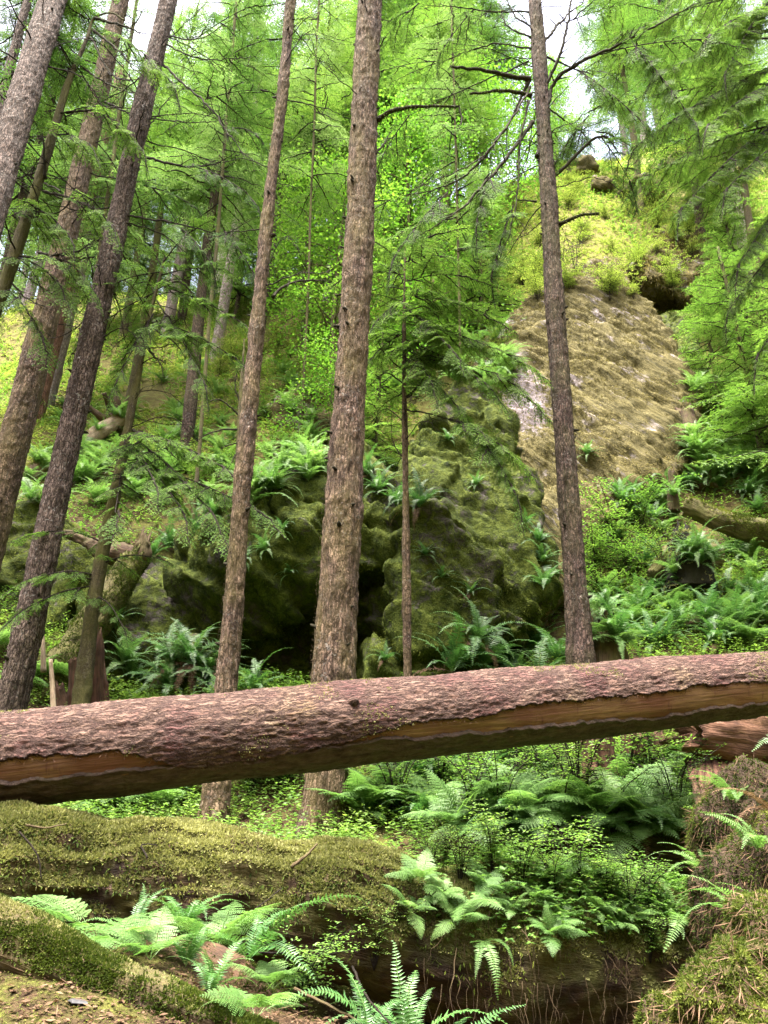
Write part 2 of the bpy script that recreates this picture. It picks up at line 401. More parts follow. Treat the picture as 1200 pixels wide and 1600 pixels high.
# ------------------------------------------------------------------ terrain
_w = [(-1.5, 0, .3), (1.5, 0, .3), (0, -3, .1), (-4, -3, .4), (4, -3, .3), (-1.6, 2.4, 1.0), (-.9, 2.3, .98), (-.4, 2.4, .95), (.1, 2.6, .72), (.5, 2.8, .55), (1.3, 3, .75),
      (-3, 2.5, 1.2), (3, 3, 1.1), (-1.8, 3.4, 1.0), (-.95, 3.3, 1.17), (-.45, 3.4, 1.0), (-.4, 3.1, .97), (.15, 3.0, .9), (.3, 2.85, .88), (.3, 3.35, .45), (1.75, 3.75, .95), (1.95, 4.15, 1.15), (2.5, 4.8, 1.6), (1.5, 4.2, .75), (.25, 3.6, .4), (1, 3.8, .3), (1.9, 3.8, .7), (2.4, 4.4, 1.15),
      (-2.2, 4.3, .8), (-.6, 4.4, .65), (.5, 4.6, .3), (1.3, 4.8, .2), (2.5, 5.2, .9), (-2.6, 5.4, 1.05), (-.6, 5.6, 1.05), (.8, 5.7, .7), (1.6, 5.9, .55), (2.6, 6.2, .9), (4, 6, 2),
      (-5, 5, 1.6), (-8, 8, 3), (-9, 3, 1.5), (8, 5, 3.5), (9, 9, 6), (-30, 45, 25), (0, 45, 27), (30, 45, 31), (-30, 70, 28), (0, 70, 30), (30, 70, 32), (-20, 12, 6), (-40, 10, 7), (40, 10, 10), (-40, 40, 22), (40, 40, 30),
      (0, -7, .6), (0, -13, 6), (0, -22, 17), (0, -45, 36), (-20, -20, 18), (20, -20, 18), (-40, -40, 36), (40, -40, 36), (-13, 0, 5), (-22, 0, 14), (-34, -4, 26), (13, 0, 6), (22, 0, 15), (34, -4, 26), (-12, 18, 11), (-14, 25, 17)]  # slopes behind and beside the camera are unseen, added to block low light
_p = [(330, 1305, 7.6), (510, 1312, 7.2), (750, 1275, 7.2), (1000, 1275, 7.4), (100, 1290, 7), (-200, 1290, 7), (1300, 1180, 7.2),
      (700, 1180, 8.6), (950, 1170, 8.8), (300, 1190, 8.8), (60, 1190, 8.8), (150, 1095, 9.8), (400, 1085, 10), (650, 1075, 10.1), (900, 1045, 10), (1150, 1005, 10), (1300, 980, 10),
      (1000, 900, 12), (1150, 850, 13), (1150, 760, 14.5), (1130, 650, 16.5), (1180, 500, 19), (1150, 400, 21.5), (1300, 560, 17), (1400, 800, 13),
      (1000, 760, 14.2), (870, 900, 12.6),
      (880, 420, 19), (720, 520, 18), (1000, 310, 22.5), (900, 265, 24.5), (1150, 250, 25.5), (800, 290, 27), (960, 255, 27), (1050, 230, 29),
      (60, 1000, 11), (50, 880, 12.5), (250, 900, 13), (420, 770, 14.6), (300, 730, 15), (100, 770, 14.5), (-100, 900, 12), (-150, 700, 16),
      (250, 650, 17.5), (100, 660, 17.5), (480, 620, 17.5), (600, 640, 16.5), (450, 540, 21), (300, 560, 22), (100, 540, 23), (600, 460, 22), (300, 480, 27), (100, 450, 29), (600, 350, 28)]
def _flat(px, py, Y, Y2):      # level floor running back under the overhang
    p = at(px, py, Y); return (p[0] * Y2 / Y, Y2, p[2] + .05)
_c = np.array(_w + [tuple(at(*p)) for p in _p] + [_flat(300, 1080, 10, 11.6), _flat(400, 1080, 10, 12.6), _flat(520, 1080, 10, 12.8), _flat(620, 1075, 10, 12.4), _flat(740, 1060, 10, 11.4), _flat(200, 1090, 10, 11.4)], float)
def _phi(d): return np.sqrt(d * d + .16)
_D = np.linalg.norm(_c[:, None, :2] - _c[None, :, :2], axis=-1)
_A = np.zeros((len(_c) + 3,) * 2); n_ = len(_c)
_A[:n_, :n_] = _phi(_D) - .03 * np.eye(n_); _A[:n_, n_] = 1; _A[n_, :n_] = 1
_A[:n_, n_ + 1:] = _c[:, :2]; _A[n_ + 1:, :n_] = _c[:, :2].T
_S = np.linalg.solve(_A, np.concatenate([_c[:, 2], [0, 0, 0]]))
def H(x, y):
    x = np.atleast_1d(np.asarray(x, float)); y = np.atleast_1d(np.asarray(y, float)); out = []
    for k in range(0, len(x), 20000):
        a, b = x[k:k + 20000], y[k:k + 20000]
        d = np.hypot(a[:, None] - _c[None, :, 0], b[:, None] - _c[None, :, 1])
        out.append(_phi(d) @ _S[:n_] + _S[n_] + a * _S[n_ + 1] + b * _S[n_ + 2])
    z = np.concatenate(out); P = np.stack([x, y, 0 * x], 1)
    k = np.clip((y - 2) / 10, .15, 1.0)
    z = z + k * .30 * fbm(P * .7, 3, 3) + np.clip(k, .3, 1) * .07 * fbm(P * 3.1, 3, 5)
    return z
def H1(x, y): return float(H([x], [y])[0])

def _axis(lo, hi, c0, c1, fine, grow):
    v = [c0]
    while v[-1] < c1: v.append(v[-1] + fine)
    s = fine
    while v[-1] < hi: s = min(s * grow, 2.0); v.append(v[-1] + s)
    s = fine; u = [c0]
    while u[-1] > lo: s = min(s * grow, 2.0); u.append(u[-1] - s)
    return np.array(u[::-1][:-1] + v)
gx = _axis(-60, 60, -3.2, 3.2, .05, 1.018); gy = _axis(-45, 75, 1.5, 9.0, .05, 1.012)
X, Yg = np.meshgrid(gx, gy); Z = H(X.ravel(), Yg.ravel())
GV = np.stack([X.ravel(), Yg.ravel(), Z], 1)
nx, ny = len(gx), len(gy)
i_, j_ = np.meshgrid(np.arange(ny - 1), np.arange(nx - 1), indexing='ij')
GQ = np.stack([i_ * nx + j_, i_ * nx + j_ + 1, (i_ + 1) * nx + j_ + 1, (i_ + 1) * nx + j_], -1).reshape(-1, 4)
mb = MB(); mb.add(GV, GQ, tint=np.clip((GV[:, 2] - 6.5) / 5, 0, 1) * np.clip((GV[:, 0] + 9) / 8, .55, 1))
ground = mb.build('ground', M['ground']); tag(ground, 'mossy litter covered forest floor rising into a steep hillside', 'ground', kind='structure')

# ------------------------------------------------------------------ rocks
def hull(pts):
    bm = bmesh.new()
    for p in pts: bm.verts.new(tuple(p))
    r = bmesh.ops.convex_hull(bm, input=list(bm.verts))
    bad = [g for g in r['geom_interior'] if isinstance(g, bmesh.types.BMVert)]
    if bad: bmesh.ops.delete(bm, geom=bad, context='VERTS')
    bm.verts.index_update()
    V = [tuple(v.co) for v in bm.verts]; Fc = [[v.index for v in f.verts] for f in bm.faces]
    bm.free(); return V, Fc

def blob_pts(c, r, n=60, seed=0, jit=.2):
    g = np.random.default_rng(seed); d = unit(g.normal(size=(n, 3)))
    return np.asarray(c) + d * np.asarray(r) * (1 + jit * g.uniform(-1, 1, (n, 1)))

def remesh(chunks, voxel):
    V = []; Fc = []
    for v, f in chunks:
        b = len(V); V += v; Fc += [[i + b for i in q] for q in f]
    me = bpy.data.meshes.new('tmp'); me.from_pydata(V, [], Fc); o = bpy.data.objects.new('tmp', me); COL.objects.link(o)
    md = o.modifiers.new('r', 'REMESH'); md.mode = 'VOXEL'; md.voxel_size = voxel
    dg = bpy.context.evaluated_depsgraph_get(); m2 = bpy.data.meshes.new_from_object(o.evaluated_get(dg))
    n = len(m2.vertices); co = np.empty(n * 3, np.float32); m2.vertices.foreach_get('co', co)
    li = np.empty(len(m2.loops), np.int32); m2.loops.foreach_get('vertex_index', li)
    lt = np.empty(len(m2.polygons), np.int32); m2.polygons.foreach_get('loop_total', lt)
    assert (lt == 4).all()
    bpy.data.objects.remove(o); bpy.data.meshes.remove(me); bpy.data.meshes.remove(m2)
    return co.reshape(-1, 3).astype(float), li.reshape(-1, 4)

def vnormals(V, Q):
    fn = np.cross(V[Q[:, 2]] - V[Q[:, 0]], V[Q[:, 3]] - V[Q[:, 1]]); N = np.zeros_like(V)
    for k in range(4): np.add.at(N, Q[:, k], fn)
    return unit(N)

def smooth(V, Q, it=2):
    for _ in range(it):
        S = np.zeros_like(V); C = np.zeros(len(V))
        for k in range(4):
            np.add.at(S, Q[:, k], V[Q[:, (k + 1) % 4]]); np.add.at(C, Q[:, k], 1)
            np.add.at(S, Q[:, k], V[Q[:, (k - 1) % 4]]); np.add.at(C, Q[:, k], 1)
        V = .4 * V + .6 * S / C[:, None]
    return V

def pts(*L): return [at(*p) for p in L]
def back(P, dy, dz=0.0): return [np.asarray(p) + np.array([0, dy, dz]) for p in P]

SURF = {}      # name -> (V, Q, N)
BLK = np.array([[.8, .1, .75], [-.1, 1.0, .2], [-.45, -.1, .5]]).T
def rock(name, label, cat, chunks, voxel, amp, mats, loc, sm=2, strata=None, blocks=(.16, 1.5), saw=(.12, .05)):
    V, Q = remesh(chunks, voxel); V = smooth(V, Q, sm)
    N = vnormals(V, Q)
    d = amp[0] * fbm(V * .9, 3, 21) + blocks[0] * (cells((V + .25 * fbm(V * 1.3, 2, 71)[:, None]) @ BLK * blocks[1], 61)[0] - .5) + blocks[0] * .22 * (cells((V + .1 * fbm(V * 3, 2, 72)[:, None]) @ BLK * blocks[1] * 2.3, 64)[0] - .5) + amp[1] * (ridged(V * 1.7 + .6 * fbm(V * .8, 2, 4)[:, None], 3, 33) - .35) + amp[2] * fbm(V * 6, 3, 8)
    if strata is not None:
        a = strata; k0 = V @ np.array([.55, .25, .8]) * 1.9 + 1.1 * fbm(V * .8, 3, 81); k1 = V @ np.array([.75, -.2, .5]) * 4.3 + .9 * fbm(V * 1.6, 3, 83)
        d = d + saw[0] * (k0 - np.floor(k0)) ** 1.5 + saw[1] * (k1 - np.floor(k1)) ** 1.5; s_ = V[:, 0] * math.sin(a) + V[:, 2] * math.cos(a); t_ = V[:, 0] * math.cos(a) - V[:, 2] * math.sin(a)
        d = d + amp[3] * ridged(np.stack([s_ * 4.2, t_ * .7, V[:, 1] * .8], 1) + .25 * fbm(V * 1.5, 2, 57)[:, None], 4, 55)
    V = V + N * d[:, None]
    if sm: V = smooth(V, Q, 1)
    V = V + vnormals(V, Q) * (amp[2] * .5 * fbm(V * 17, 2, 9))[:, None]
    t = thing(name, label, cat, loc)
    mb = MB(); mb.add(V, Q); o = mb.build('stone', mats, t)
    SURF[name] = (V, Q, vnormals(V, Q)); return t

c1 = pts((275, 905, 11.2), (318, 1030, 11.6), (400, 1000, 11.2), (350, 870, 10.5), (440, 850, 10.4), (330, 815, 10.8), (420, 755, 11.2), (500, 770, 11), (500, 900, 10.9), (450, 960, 11.0))
c1 += pts((290, 850, 13.5), (500, 740, 13.5), (400, 1060, 13.2), (300, 1060, 13))
c1b = pts((300, 1000, 10.7), (260, 1080, 10.6), (345, 1085, 10.7), (330, 1030, 10.6), (310, 1000, 12), (260, 1080, 12), (345, 1085, 12))
c2 = pts((480, 722, 11.6), (560, 705, 12), (645, 770, 11.6), (655, 860, 11), (560, 890, 11.1), (490, 870, 10.9), (470, 800, 10.9)); c2 += back(c2, 2.4)
c2b = pts((430, 780, 10.7), (500, 790, 10.5), (500, 905, 10.6), (440, 890, 10.6), (470, 830, 10.3)); c2b += back(c2b, 1.5)
cc = pts((380, 860, 12.7), (660, 840, 12.7), (660, 1090, 12.2), (380, 1090, 12.2)); cc += back(cc, 2.5)
c3 = pts((570, 1075, 10.5), (650, 1075, 10.3), (630, 985, 10.9), (575, 1010, 11), (600, 1030, 10.4)); c3 += back(c3, 1.5)
c3b = pts((560, 940, 11.6), (640, 900, 11.2), (640, 1000, 11.2), (590, 990, 11.5)); c3b += back(c3b, 1.5)
cA = pts((640, 800, 10.8), (700, 785, 10.8), (775, 885, 10.6), (775, 960, 10.3), (705, 1060, 9.9), (640, 1080, 10.1), (632, 900, 10.5)); cA += back(cA, 2.2)
cB = pts((735, 588, 13.2), (650, 690, 12.2), (640, 740, 11.9), (690, 790, 11.3), (770, 880, 11.0), (800, 990, 10.6), (870, 910, 11.1), (835, 780, 11.9), (795, 680, 12.7), (760, 600, 13.4)); cB += back(cB, 3.2)
cL = pts((130, 900, 12), (280, 875, 12.2), (320, 1070, 11.3), (130, 1070, 10.8), (210, 980, 11.1)); cL += back(cL, 2.2)
cM = pts((-60, 780, 12.4), (60, 770, 12.3), (130, 840, 11.9), (150, 920, 11.8), (60, 1000, 11.1), (-60, 1000, 11), (40, 880, 11.6)); cM += back(cM, 2.2)
cN = pts((400, 640, 17), (480, 590, 17.6), (520, 650, 16.6), (500, 700, 15.4), (420, 700, 15.6)); cN += back(cN, 2)
OC = at(560, 1075, 11)
rock('rock_outcrop', 'dark mossy rock outcrop with a black hollow behind the trunks', 'rock outcrop',
     [hull(c) for c in (c1, c1b, c2, c2b, cc, c3, c3b, cA, cB, cL)], .042, (.06, .03, .018, .03), M['rock'], OC, sm=1, strata=math.radians(50), blocks=(.22, .9), saw=(.20, .05))
rock('mossy_boulder', 'green mossy boulder bank at the left edge behind two trunks', 'boulder', [hull(cM)], .06, (.2, .14, .06), M['rock'], at(60, 1000, 11.5))
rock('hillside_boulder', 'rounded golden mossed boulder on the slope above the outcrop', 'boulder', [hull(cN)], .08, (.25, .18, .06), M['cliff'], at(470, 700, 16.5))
k1 = pts((770, 520, 15.9), (742, 590, 15.0), (745, 690, 14.0), (860, 440, 16.4), (930, 425, 16.8), (1015, 465, 16.7), (1078, 580, 15.6), (1092, 690, 14.8), (1010, 770, 13.8), (940, 830, 13), (860, 900, 12.4), (800, 820, 12.7), (790, 640, 14.3))
k1 += back(k1, 3.5, .5)
k1c = pts((780, 800, 12.4), (870, 760, 13), (900, 880, 12.2), (860, 960, 11.2), (800, 960, 10.9), (770, 880, 11.4)); k1c += back(k1c, 2.5)
k1d = pts((990, 560, 15.6), (1085, 590, 15.6), (1095, 700, 14.6), (1040, 760, 13.9), (990, 700, 14.3)); k1d += back(k1d, 2)
k1e = pts((880, 420, 17.2), (960, 405, 17.8), (985, 440, 17.2), (930, 470, 16.4), (870, 460, 16.6)); k1e += back(k1e, 2)
k1b = pts((800, 520, 15.1), (860, 500, 15.2), (860, 640, 14.2), (800, 660, 14)); k1b += back(k1b, 2)
k2 = pts((985, 420, 18), (1040, 350, 19.5), (1115, 370, 19.3), (1110, 450, 18), (1080, 470, 17.6), (1020, 440, 17.5)); k2 += back(k2, 2.5)
k3 = pts((1040, 480, 17.3), (1090, 490, 17.2), (1100, 640, 15.8), (1060, 680, 15.3), (1050, 590, 15.8)); k3 += back(k3, 2)
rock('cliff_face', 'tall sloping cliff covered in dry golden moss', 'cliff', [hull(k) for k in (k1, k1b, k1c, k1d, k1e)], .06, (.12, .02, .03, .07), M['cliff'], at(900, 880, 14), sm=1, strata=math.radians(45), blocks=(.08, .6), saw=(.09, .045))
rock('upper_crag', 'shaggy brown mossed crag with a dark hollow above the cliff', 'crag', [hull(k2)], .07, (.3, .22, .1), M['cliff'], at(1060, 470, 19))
rock('gully_rock', 'narrow wet grey rock beside the right edge of the golden cliff', 'rock', [hull(k3)], .07, (.2, .16, .08), M['rock'], at(1075, 680, 16))
# small rock heads high on the hillside
for k, (a, b, Yd, r, lab) in enumerate([(915, 300, 24, .7, 'small grey rock head high on the yellow green hillside left of its companions'), (1005, 318, 22.5, .9, 'broken grey rock poking from the yellow green hillside under hanging hemlock'),
                                       (945, 325, 23, .6, 'low brown rock in the middle of the yellow green hillside'), (1060, 265, 25, 1.0, 'dark ledge near the top of the hillside at right')]):
    c = at(a, b, Yd); c[2] = H1(c[0], c[1]) + .1
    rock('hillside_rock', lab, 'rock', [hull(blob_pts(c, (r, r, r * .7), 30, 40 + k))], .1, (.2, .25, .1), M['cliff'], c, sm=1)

def bvh_of(V, Q): return BVHTree.FromPolygons([tuple(p) for p in V], [tuple(q) for q in Q])
BV = [bvh_of(GV, GQ)] + [bvh_of(V, Q) for V, Q, _ in SURF.values()]
def hit(px, py, only=None):
    d = Vector(unit(ray(px, py))); best = None
    for b in (BV if only is None else [BV[i] for i in only]):
        r = b.ray_cast(Vector(CAM), d)
        if r[0] is not None and (best is None or r[3] < best[3]): best = r
    if best is None: return None
    n = np.array(best[1]); n = n if np.dot(n, np.array(d)) < 0 else -n
    return np.array(best[0]), n

def sample_surface(V, Q, N, n, rng, keep=None):
    A = np.linalg.norm(np.cross(V[Q[:, 2]] - V[Q[:, 0]], V[Q[:, 3]] - V[Q[:, 1]]), axis=1)
    if keep is not None: A = A * keep(V[Q].mean(1), N[Q].mean(1))
    f = rng.choice(len(Q), n, p=A / A.sum()); u, v = rng.random((2, n, 1))
    q = Q[f]
    P = (V[q[:, 0]] * (1 - u) + V[q[:, 1]] * u) * (1 - v) + (V[q[:, 3]] * (1 - u) + V[q[:, 2]] * u) * v
    return P, unit(N[q].mean(1))

def moss_tufts(P, N, L, W, hang, rng, mat=0, spread=.5, per=2, mb=None):
    """short moss shoots: hang<0 upward, >0 downwards"""
    mb = mb or MB()
    P = np.repeat(P, per, 0); N = np.repeat(N, per, 0); n = len(P)
    d = N * .6 + rng.normal(size=(n, 3)) * spread + np.array([0, 0, -1.0]) * hang
    l = L * rng.uniform(.5, 1.3, n); w = W * rng.uniform(.6, 1.3, n)
    V, Q = leaves(P - N * .006, d, N + rng.normal(size=(n, 3)) * .6, l, w, .5)
    patch = .5 + .75 * fbm(P * 2.4, 4, 77)
    mb.add(V, Q, tint=np.repeat(np.clip(patch + rng.normal(0, .16, n), 0, 1), 4), mat=mat)
    return mb

g = np.random.default_rng(5)
def front(c, n): return np.clip(-n[:, 1] * 1.2 + .35, 0, 1) + np.clip(n[:, 2], 0, 1) * .4
for nm, cnt, mt, L, W_, hang in (('rock_outcrop', 90000, 'moss_dark', .05, .009, .6), ('mossy_boulder', 9000, 'moss_dark', .07, .014, .5), ('hillside_boulder', 5000, 'moss_brown', .1, .02, .5),
                            ('cliff_face', 60000, 'moss_brown', .07, .012, .75), ('upper_crag', 9000, 'moss_brown', .2, .03, .9), ('gully_rock', 3000, 'moss_dark', .1, .02, .7)):
    V, Q, N = SURF[nm]
    P, n = sample_surface(V, Q, N, cnt, g, front)
    k = fbm(P * 1.1, 4, 91) + g.normal(0, .1, len(P)) > (-.12 if 'cliff' in nm else -.02)
    mb = moss_tufts(P[k], n[k], L, W_, hang, g)
    root = bpy.data.objects[nm]
    o = mb.build('moss', M[mt], root, smooth=False); o['kind'] = 'stuff'
# ------------------------------------------------------------------ the big log across the picture
def big_log():
    a, b, c = at(-330, 1222, 4.15), at(600, 1126, 5.0), at(1560, 1034, 6.5)
    P = resample([a, b, c], 1050)
    s = np.concatenate([[0], np.cumsum(np.linalg.norm(np.diff(P, axis=0), axis=1))])
    R = np.interp(np.arange(1050), [0, 524, 1049], [.253, .243, .198])
    T, N, B = frames(P)
    side = unit(np.cross(T, [0, 0, 1.0])); up = np.cross(side, T)      # side points at the camera
    seg = 230
    th = np.linspace(0, 2 * np.pi, seg, endpoint=False)                 # 0 = up, pi/2 = towards the camera
    D = up[:, None] * np.cos(th)[None, :, None] + side[:, None] * np.sin(th)[None, :, None]
    n = len(P)
    S2, TH = np.meshgrid(s, th, indexing='ij'); rm = .245
    C = np.stack([np.cos(TH) * rm, np.sin(TH) * rm, S2], -1).reshape(-1, 3)
    i = np.arange(n - 1)[:, None]; j = np.arange(seg)[None, :]; j2 = (j + 1) % seg
    Q = np.stack([i * seg + j, i * seg + j2, (i + 1) * seg + j2, (i + 1) * seg + j], -1).reshape(-1, 4)
    t = thing('fallen_log', 'long reddish brown fallen log with peeling bark spanning the whole picture', 'log', a)
    # bare wood
    w = .006 * fbm(C * np.array([14, 14, 1.2]), 4, 3) + .003 * fbm(C * np.array([60, 60, 3]), 3, 4) + .012 * fbm(C * 1.7, 2, 5)
    base = (R[:, None] + w.reshape(n, seg))
    V = (P[:, None] + D * base[..., None]).reshape(-1, 3)
    mb = MB(); capV = np.concatenate([V, P[:1], P[-1:]]); jj = np.arange(seg)
    capT = np.concatenate([np.stack([np.full(seg, n * seg), (jj + 1) % seg, jj], -1), np.stack([np.full(seg, n * seg + 1), (n - 1) * seg + jj, (n - 1) * seg + (jj + 1) % seg], -1)])
    mb.add(capV, Q, capT, ax=np.concatenate([C, [[0, 0, 0]], [[0, 0, s[-1]]]])); mb.build('bare_wood', M['log_wood'], t)
    # bark edges as angles along the log (radians from the top, towards the camera)
    z = np.zeros_like(s)
    q = lambda f, sd: fbm(np.stack([s * f, z, z], 1), 4, sd)
    u = np.clip((s - s[0]) / s[-1], 0, 1)
    lo = np.interp(u, [0, .12, .19, .215, .26, .30, .34, .37, .42, .49, .6, .8, 1], [1.7, 1.72, 1.78, 2.15, 2.35, 2.25, 2.0, 1.8, 1.74, 1.68, 1.64, 1.56, 1.5]) + .13 * q(1.6, 31) + .08 * q(7, 32) + .06 * q(30, 33) + .04 * q(110, 34)
    hi = np.interp(u, [0, .2, .26, .36, .45, .6, 1], [2.1, 2.1, 2.2, 2.1, 2.2, 2.25, 2.25]) + .13 * q(2.2, 41) + .09 * q(12, 42) + .03 * q(45, 43)
    bk = -1.9 + .15 * q(2, 51) + .05 * q(14, 52)
    Sg = np.where(TH > np.pi, TH - 2 * np.pi, TH)                       # signed angle
    flat = C
    e = np.stack([Sg.ravel() * rm, 0 * Sg.ravel(), S2.ravel()], 1)
    warp = e + .012 * np.stack([fbm(e * 18, 2, 61), 0 * e[:, 0], fbm(e * 18, 2, 62) * 2], 1)
    plates = ridged(flat * np.array([26, 26, 4.5]) + .8 * fbm(flat * 12, 3, 63)[:, None], 3, 64) * np.clip(.6 + .9 * fbm(flat * 2.5, 2, 67), .15, 1.4) + .5 * cells(flat * np.array([32, 32, 6.0]) + .5 * fbm(flat * 14, 2, 68)[:, None], 69)[0]
    plates2 = ridged(flat * np.array([70, 70, 16.0]), 2, 66)
    relief = .0085 * (plates - .5) + .005 * plates2 + .012 * fbm(flat * np.array([5, 5, 2.0]), 3, 65)
    relief = relief.reshape(n, seg)
    def shell(name, m, thick, lift, label=None, mat='log_bark'):
        k = np.clip(m / .05, 0, 1); k = k * k * (3 - 2 * k)
        edge = np.exp(-(np.clip(m, 0, None) / .07) ** 2)
        r = base - .006 + k * (thick + relief) + edge * k * lift
        Vs = (P[:, None] + D * r[..., None]).reshape(-1, 3)
        keep = (m.ravel()[Q] > -.03).any(1)
        used = np.unique(Q[keep]); mp = np.full(len(Vs), -1); mp[used] = np.arange(len(used))
        mb = MB(); mb.add(Vs[used], mp[Q[keep]], ax=C[used], tint=np.clip(m.ravel()[used], 0, 1)); o = mb.build(name, M[mat], t)
        if label: o['label'] = label
        return Vs, Q[keep]
    # scattered holes torn in the upper bark
    hole = fbm(e * np.array([13, 1, 4.0]), 3, 71).reshape(n, seg)
    up_m = np.minimum(lo[:, None] - Sg, Sg - bk[:, None])
    worn = np.where((Sg > .75) & (u[:, None] < .47), (hole - .9) * .9, -1)
    up_m = np.minimum(up_m, np.where(worn > 0, -worn, 1))
    Vs, Qs = shell('bark', up_m, .022, .012)
    Sp = np.where(TH < 0, TH + 2 * np.pi, TH)
    lo_m = np.minimum(Sp - hi[:, None], 4.05 - Sp)
    shell('lower_bark', lo_m, .016, .02, 'dark ragged strip of bark left along the underside', 'log_bark_dark')
    # moss flecks and torn fibres
    N_ = vnormals(Vs, Qs) * -1.0
    N_ = np.where((np.sum(N_ * D.reshape(-1, 3), 1) > 0)[:, None], N_, -N_)
    g = np.random.default_rng(3)
    Pp, nn = sample_surface(Vs, Qs, N_, 26000, g)
    f = fbm(Pp * np.array([3, 3, 3.0]), 4, 81) + .25 * fbm(Pp * 14, 2, 82)
    k = (f > .22)
    mb = moss_tufts(Pp[k], nn[k], .016, .006, -.1, g, per=3); o = mb.build('moss', M['moss'], t, smooth=False); o['kind'] = 'stuff'
    # broken branch knots along the top and front
    for u_, a_, L_ in ((.335, 1.15, .05), (.63, 1.2, .015)):
        i0 = int(u_ * (n - 1)); d0 = up[i0] * math.cos(a_) + side[i0] * math.sin(a_); p0 = P[i0] + d0 * R[i0] * .9
        Vv, Qq, Tq, Cc = tube(np.array([p0, p0 + d0 * (.03 + L_ * .5) + T[i0] * .01, p0 + d0 * (.03 + L_) + T[i0] * .02]), [.04, .028, .012], 12, lambda k: .012 * fbm(k * 40, 2, int(u_ * 100))); mb = MB(); mb.add(Vv, Qq, Tq, ax=Cc); mb.build('knot', M['log_bark'], t)
    # ragged fibres hanging off the bark edge
    mb = MB(); idx = g.integers(0, n, 900); ang = lo[idx] + g.normal(0, .012, 900)
    rr = R[idx] + .018
    p = P[idx] + (up[idx] * np.cos(ang)[:, None] + side[idx] * np.sin(ang)[:, None]) * rr[:, None]
    d = unit(np.array([0, 0, -1.0]) + g.normal(0, .5, (900, 3)) + T[idx] * g.normal(0, .7, (900, 1)))
    Vv, Qq = leaves(p, d, side[idx], g.uniform(.006, .035, 900), g.uniform(.0015, .004, 900)); mb.add(Vv, Qq, tint=.3)
    o = mb.build('bark_fibres', M['rot_red'], t, smooth=False); o['kind'] = 'stuff'

def log_mats():
    t = NT('pinkish log bark'); b = t.attr('bark', 'Vector')
    w = t.n('TexNoise', {'Vector': b, 'Scale': 26.0, 'Detail': 5.0, 'Roughness': .7}).outputs['Color']
    v = t.n('VectorMath', {0: t.scale(w, (.05, .05, .12)), 1: b}, operation='ADD').outputs[0]; v = t.scale(v, (1, 1, .13))
    e = t.math('ADD', t.vor(v, 52, 'DISTANCE_TO_EDGE'), t.math('MULTIPLY', t.math('SUBTRACT', t.noise(t.scale(b, (1, 1, .3)), 80, 4, .7), .5), .5)); cell = t.n('SeparateColor', {0: t.vor(v, 52, 'F1', 1)}).outputs[0]
    n1 = t.noise(t.scale(b, (1, 1, .35)), 32, 6, .7); n2 = t.noise(b, 3.0, 4, .6); n3 = t.noise(b, 110, 3, .6); n4 = t.noise(b, 1.3, 3, .6)
    pl = t.mix(t.ramp(n1, [(.32, 0.0), (.66, 1.0)]), (.045, .026, .019), (.178, .112, .084))
    pl = t.mix(t.math('MULTIPLY', cell, .55), pl, (.115, .06, .046))
    pl = t.mix(t.ramp(n2, [(.48, 0.0), (.62, .85)]), pl, (.075, .027, .026))        # dark red stains
    pl = t.mix(t.ramp(n4, [(.55, 0.0), (.75, .5)]), pl, (.30, .26, .10))            # thin algae
    ck = t.ramp(e, [(0.0, .0), (.10, .6), (.26, 1.0)])
    c = t.mix(ck, (.035, .016, .012), pl); c = t.mix(t.ramp(n3, [(.3, .5), (.5, 0.0)]), c, (.05, .025, .02))
    h = t.math('ADD', t.math('MULTIPLY', ck, .8), t.math('ADD', n1, t.math('MULTIPLY', n3, .4)))
    M['log_bark'] = t.done(t.pr(c, .8, .25, t.bump(h, 1.0, .014)))
    t = NT('dark log bark'); b = t.attr('bark', 'Vector')
    n1 = t.noise(t.scale(b, (1, 1, .3)), 30, 6, .7); n2 = t.noise(b, 7, 4, .6)
    c = t.mix(t.ramp(n1, [(.35, 0.0), (.7, 1.0)]), (.035, .022, .017), (.12, .085, .07)); c = t.mix(t.ramp(n2, [(.5, 0.0), (.75, .5)]), c, (.07, .07, .03))
    M['log_bark_dark'] = t.done(t.pr(c, .85, .25, t.bump(n1, 1.0, .02)))
    t = NT('peeled log wood'); b = t.attr('bark', 'Vector')
    n1 = t.noise(t.scale(b, (1, 1, .05)), 34, 6, .7, .5); n2 = t.noise(t.scale(b, (1, 1, .12)), 90, 5, .65); n3 = t.noise(t.scale(b, (1, 1, .5)), 4.5, 4, .6); n4 = t.noise(t.scale(b, (1, 1, 5)), 5, 3, .6)
    c = t.mix(t.ramp(n1, [(.3, 0.0), (.5, .5), (.72, 1.0)]), (.07, .034, .017), (.29, .17, .075))
    c = t.mix(t.ramp(n2, [(.3, .6), (.48, 0.0)]), c, (.05, .02, .012))
    c = t.mix(t.ramp(n3, [(.42, 0.0), (.62, .8)]), c, (.11, .038, .02)); c = t.mix(t.ramp(n4, [(.62, 0.0), (.74, .8)]), c, (.07, .015, .02))
    M['log_wood'] = t.done(t.pr(c, .65, .35, t.bump(t.math('ADD', n1, t.math('MULTIPLY', n2, .5)), .8, .01)))
log_mats(); big_log()

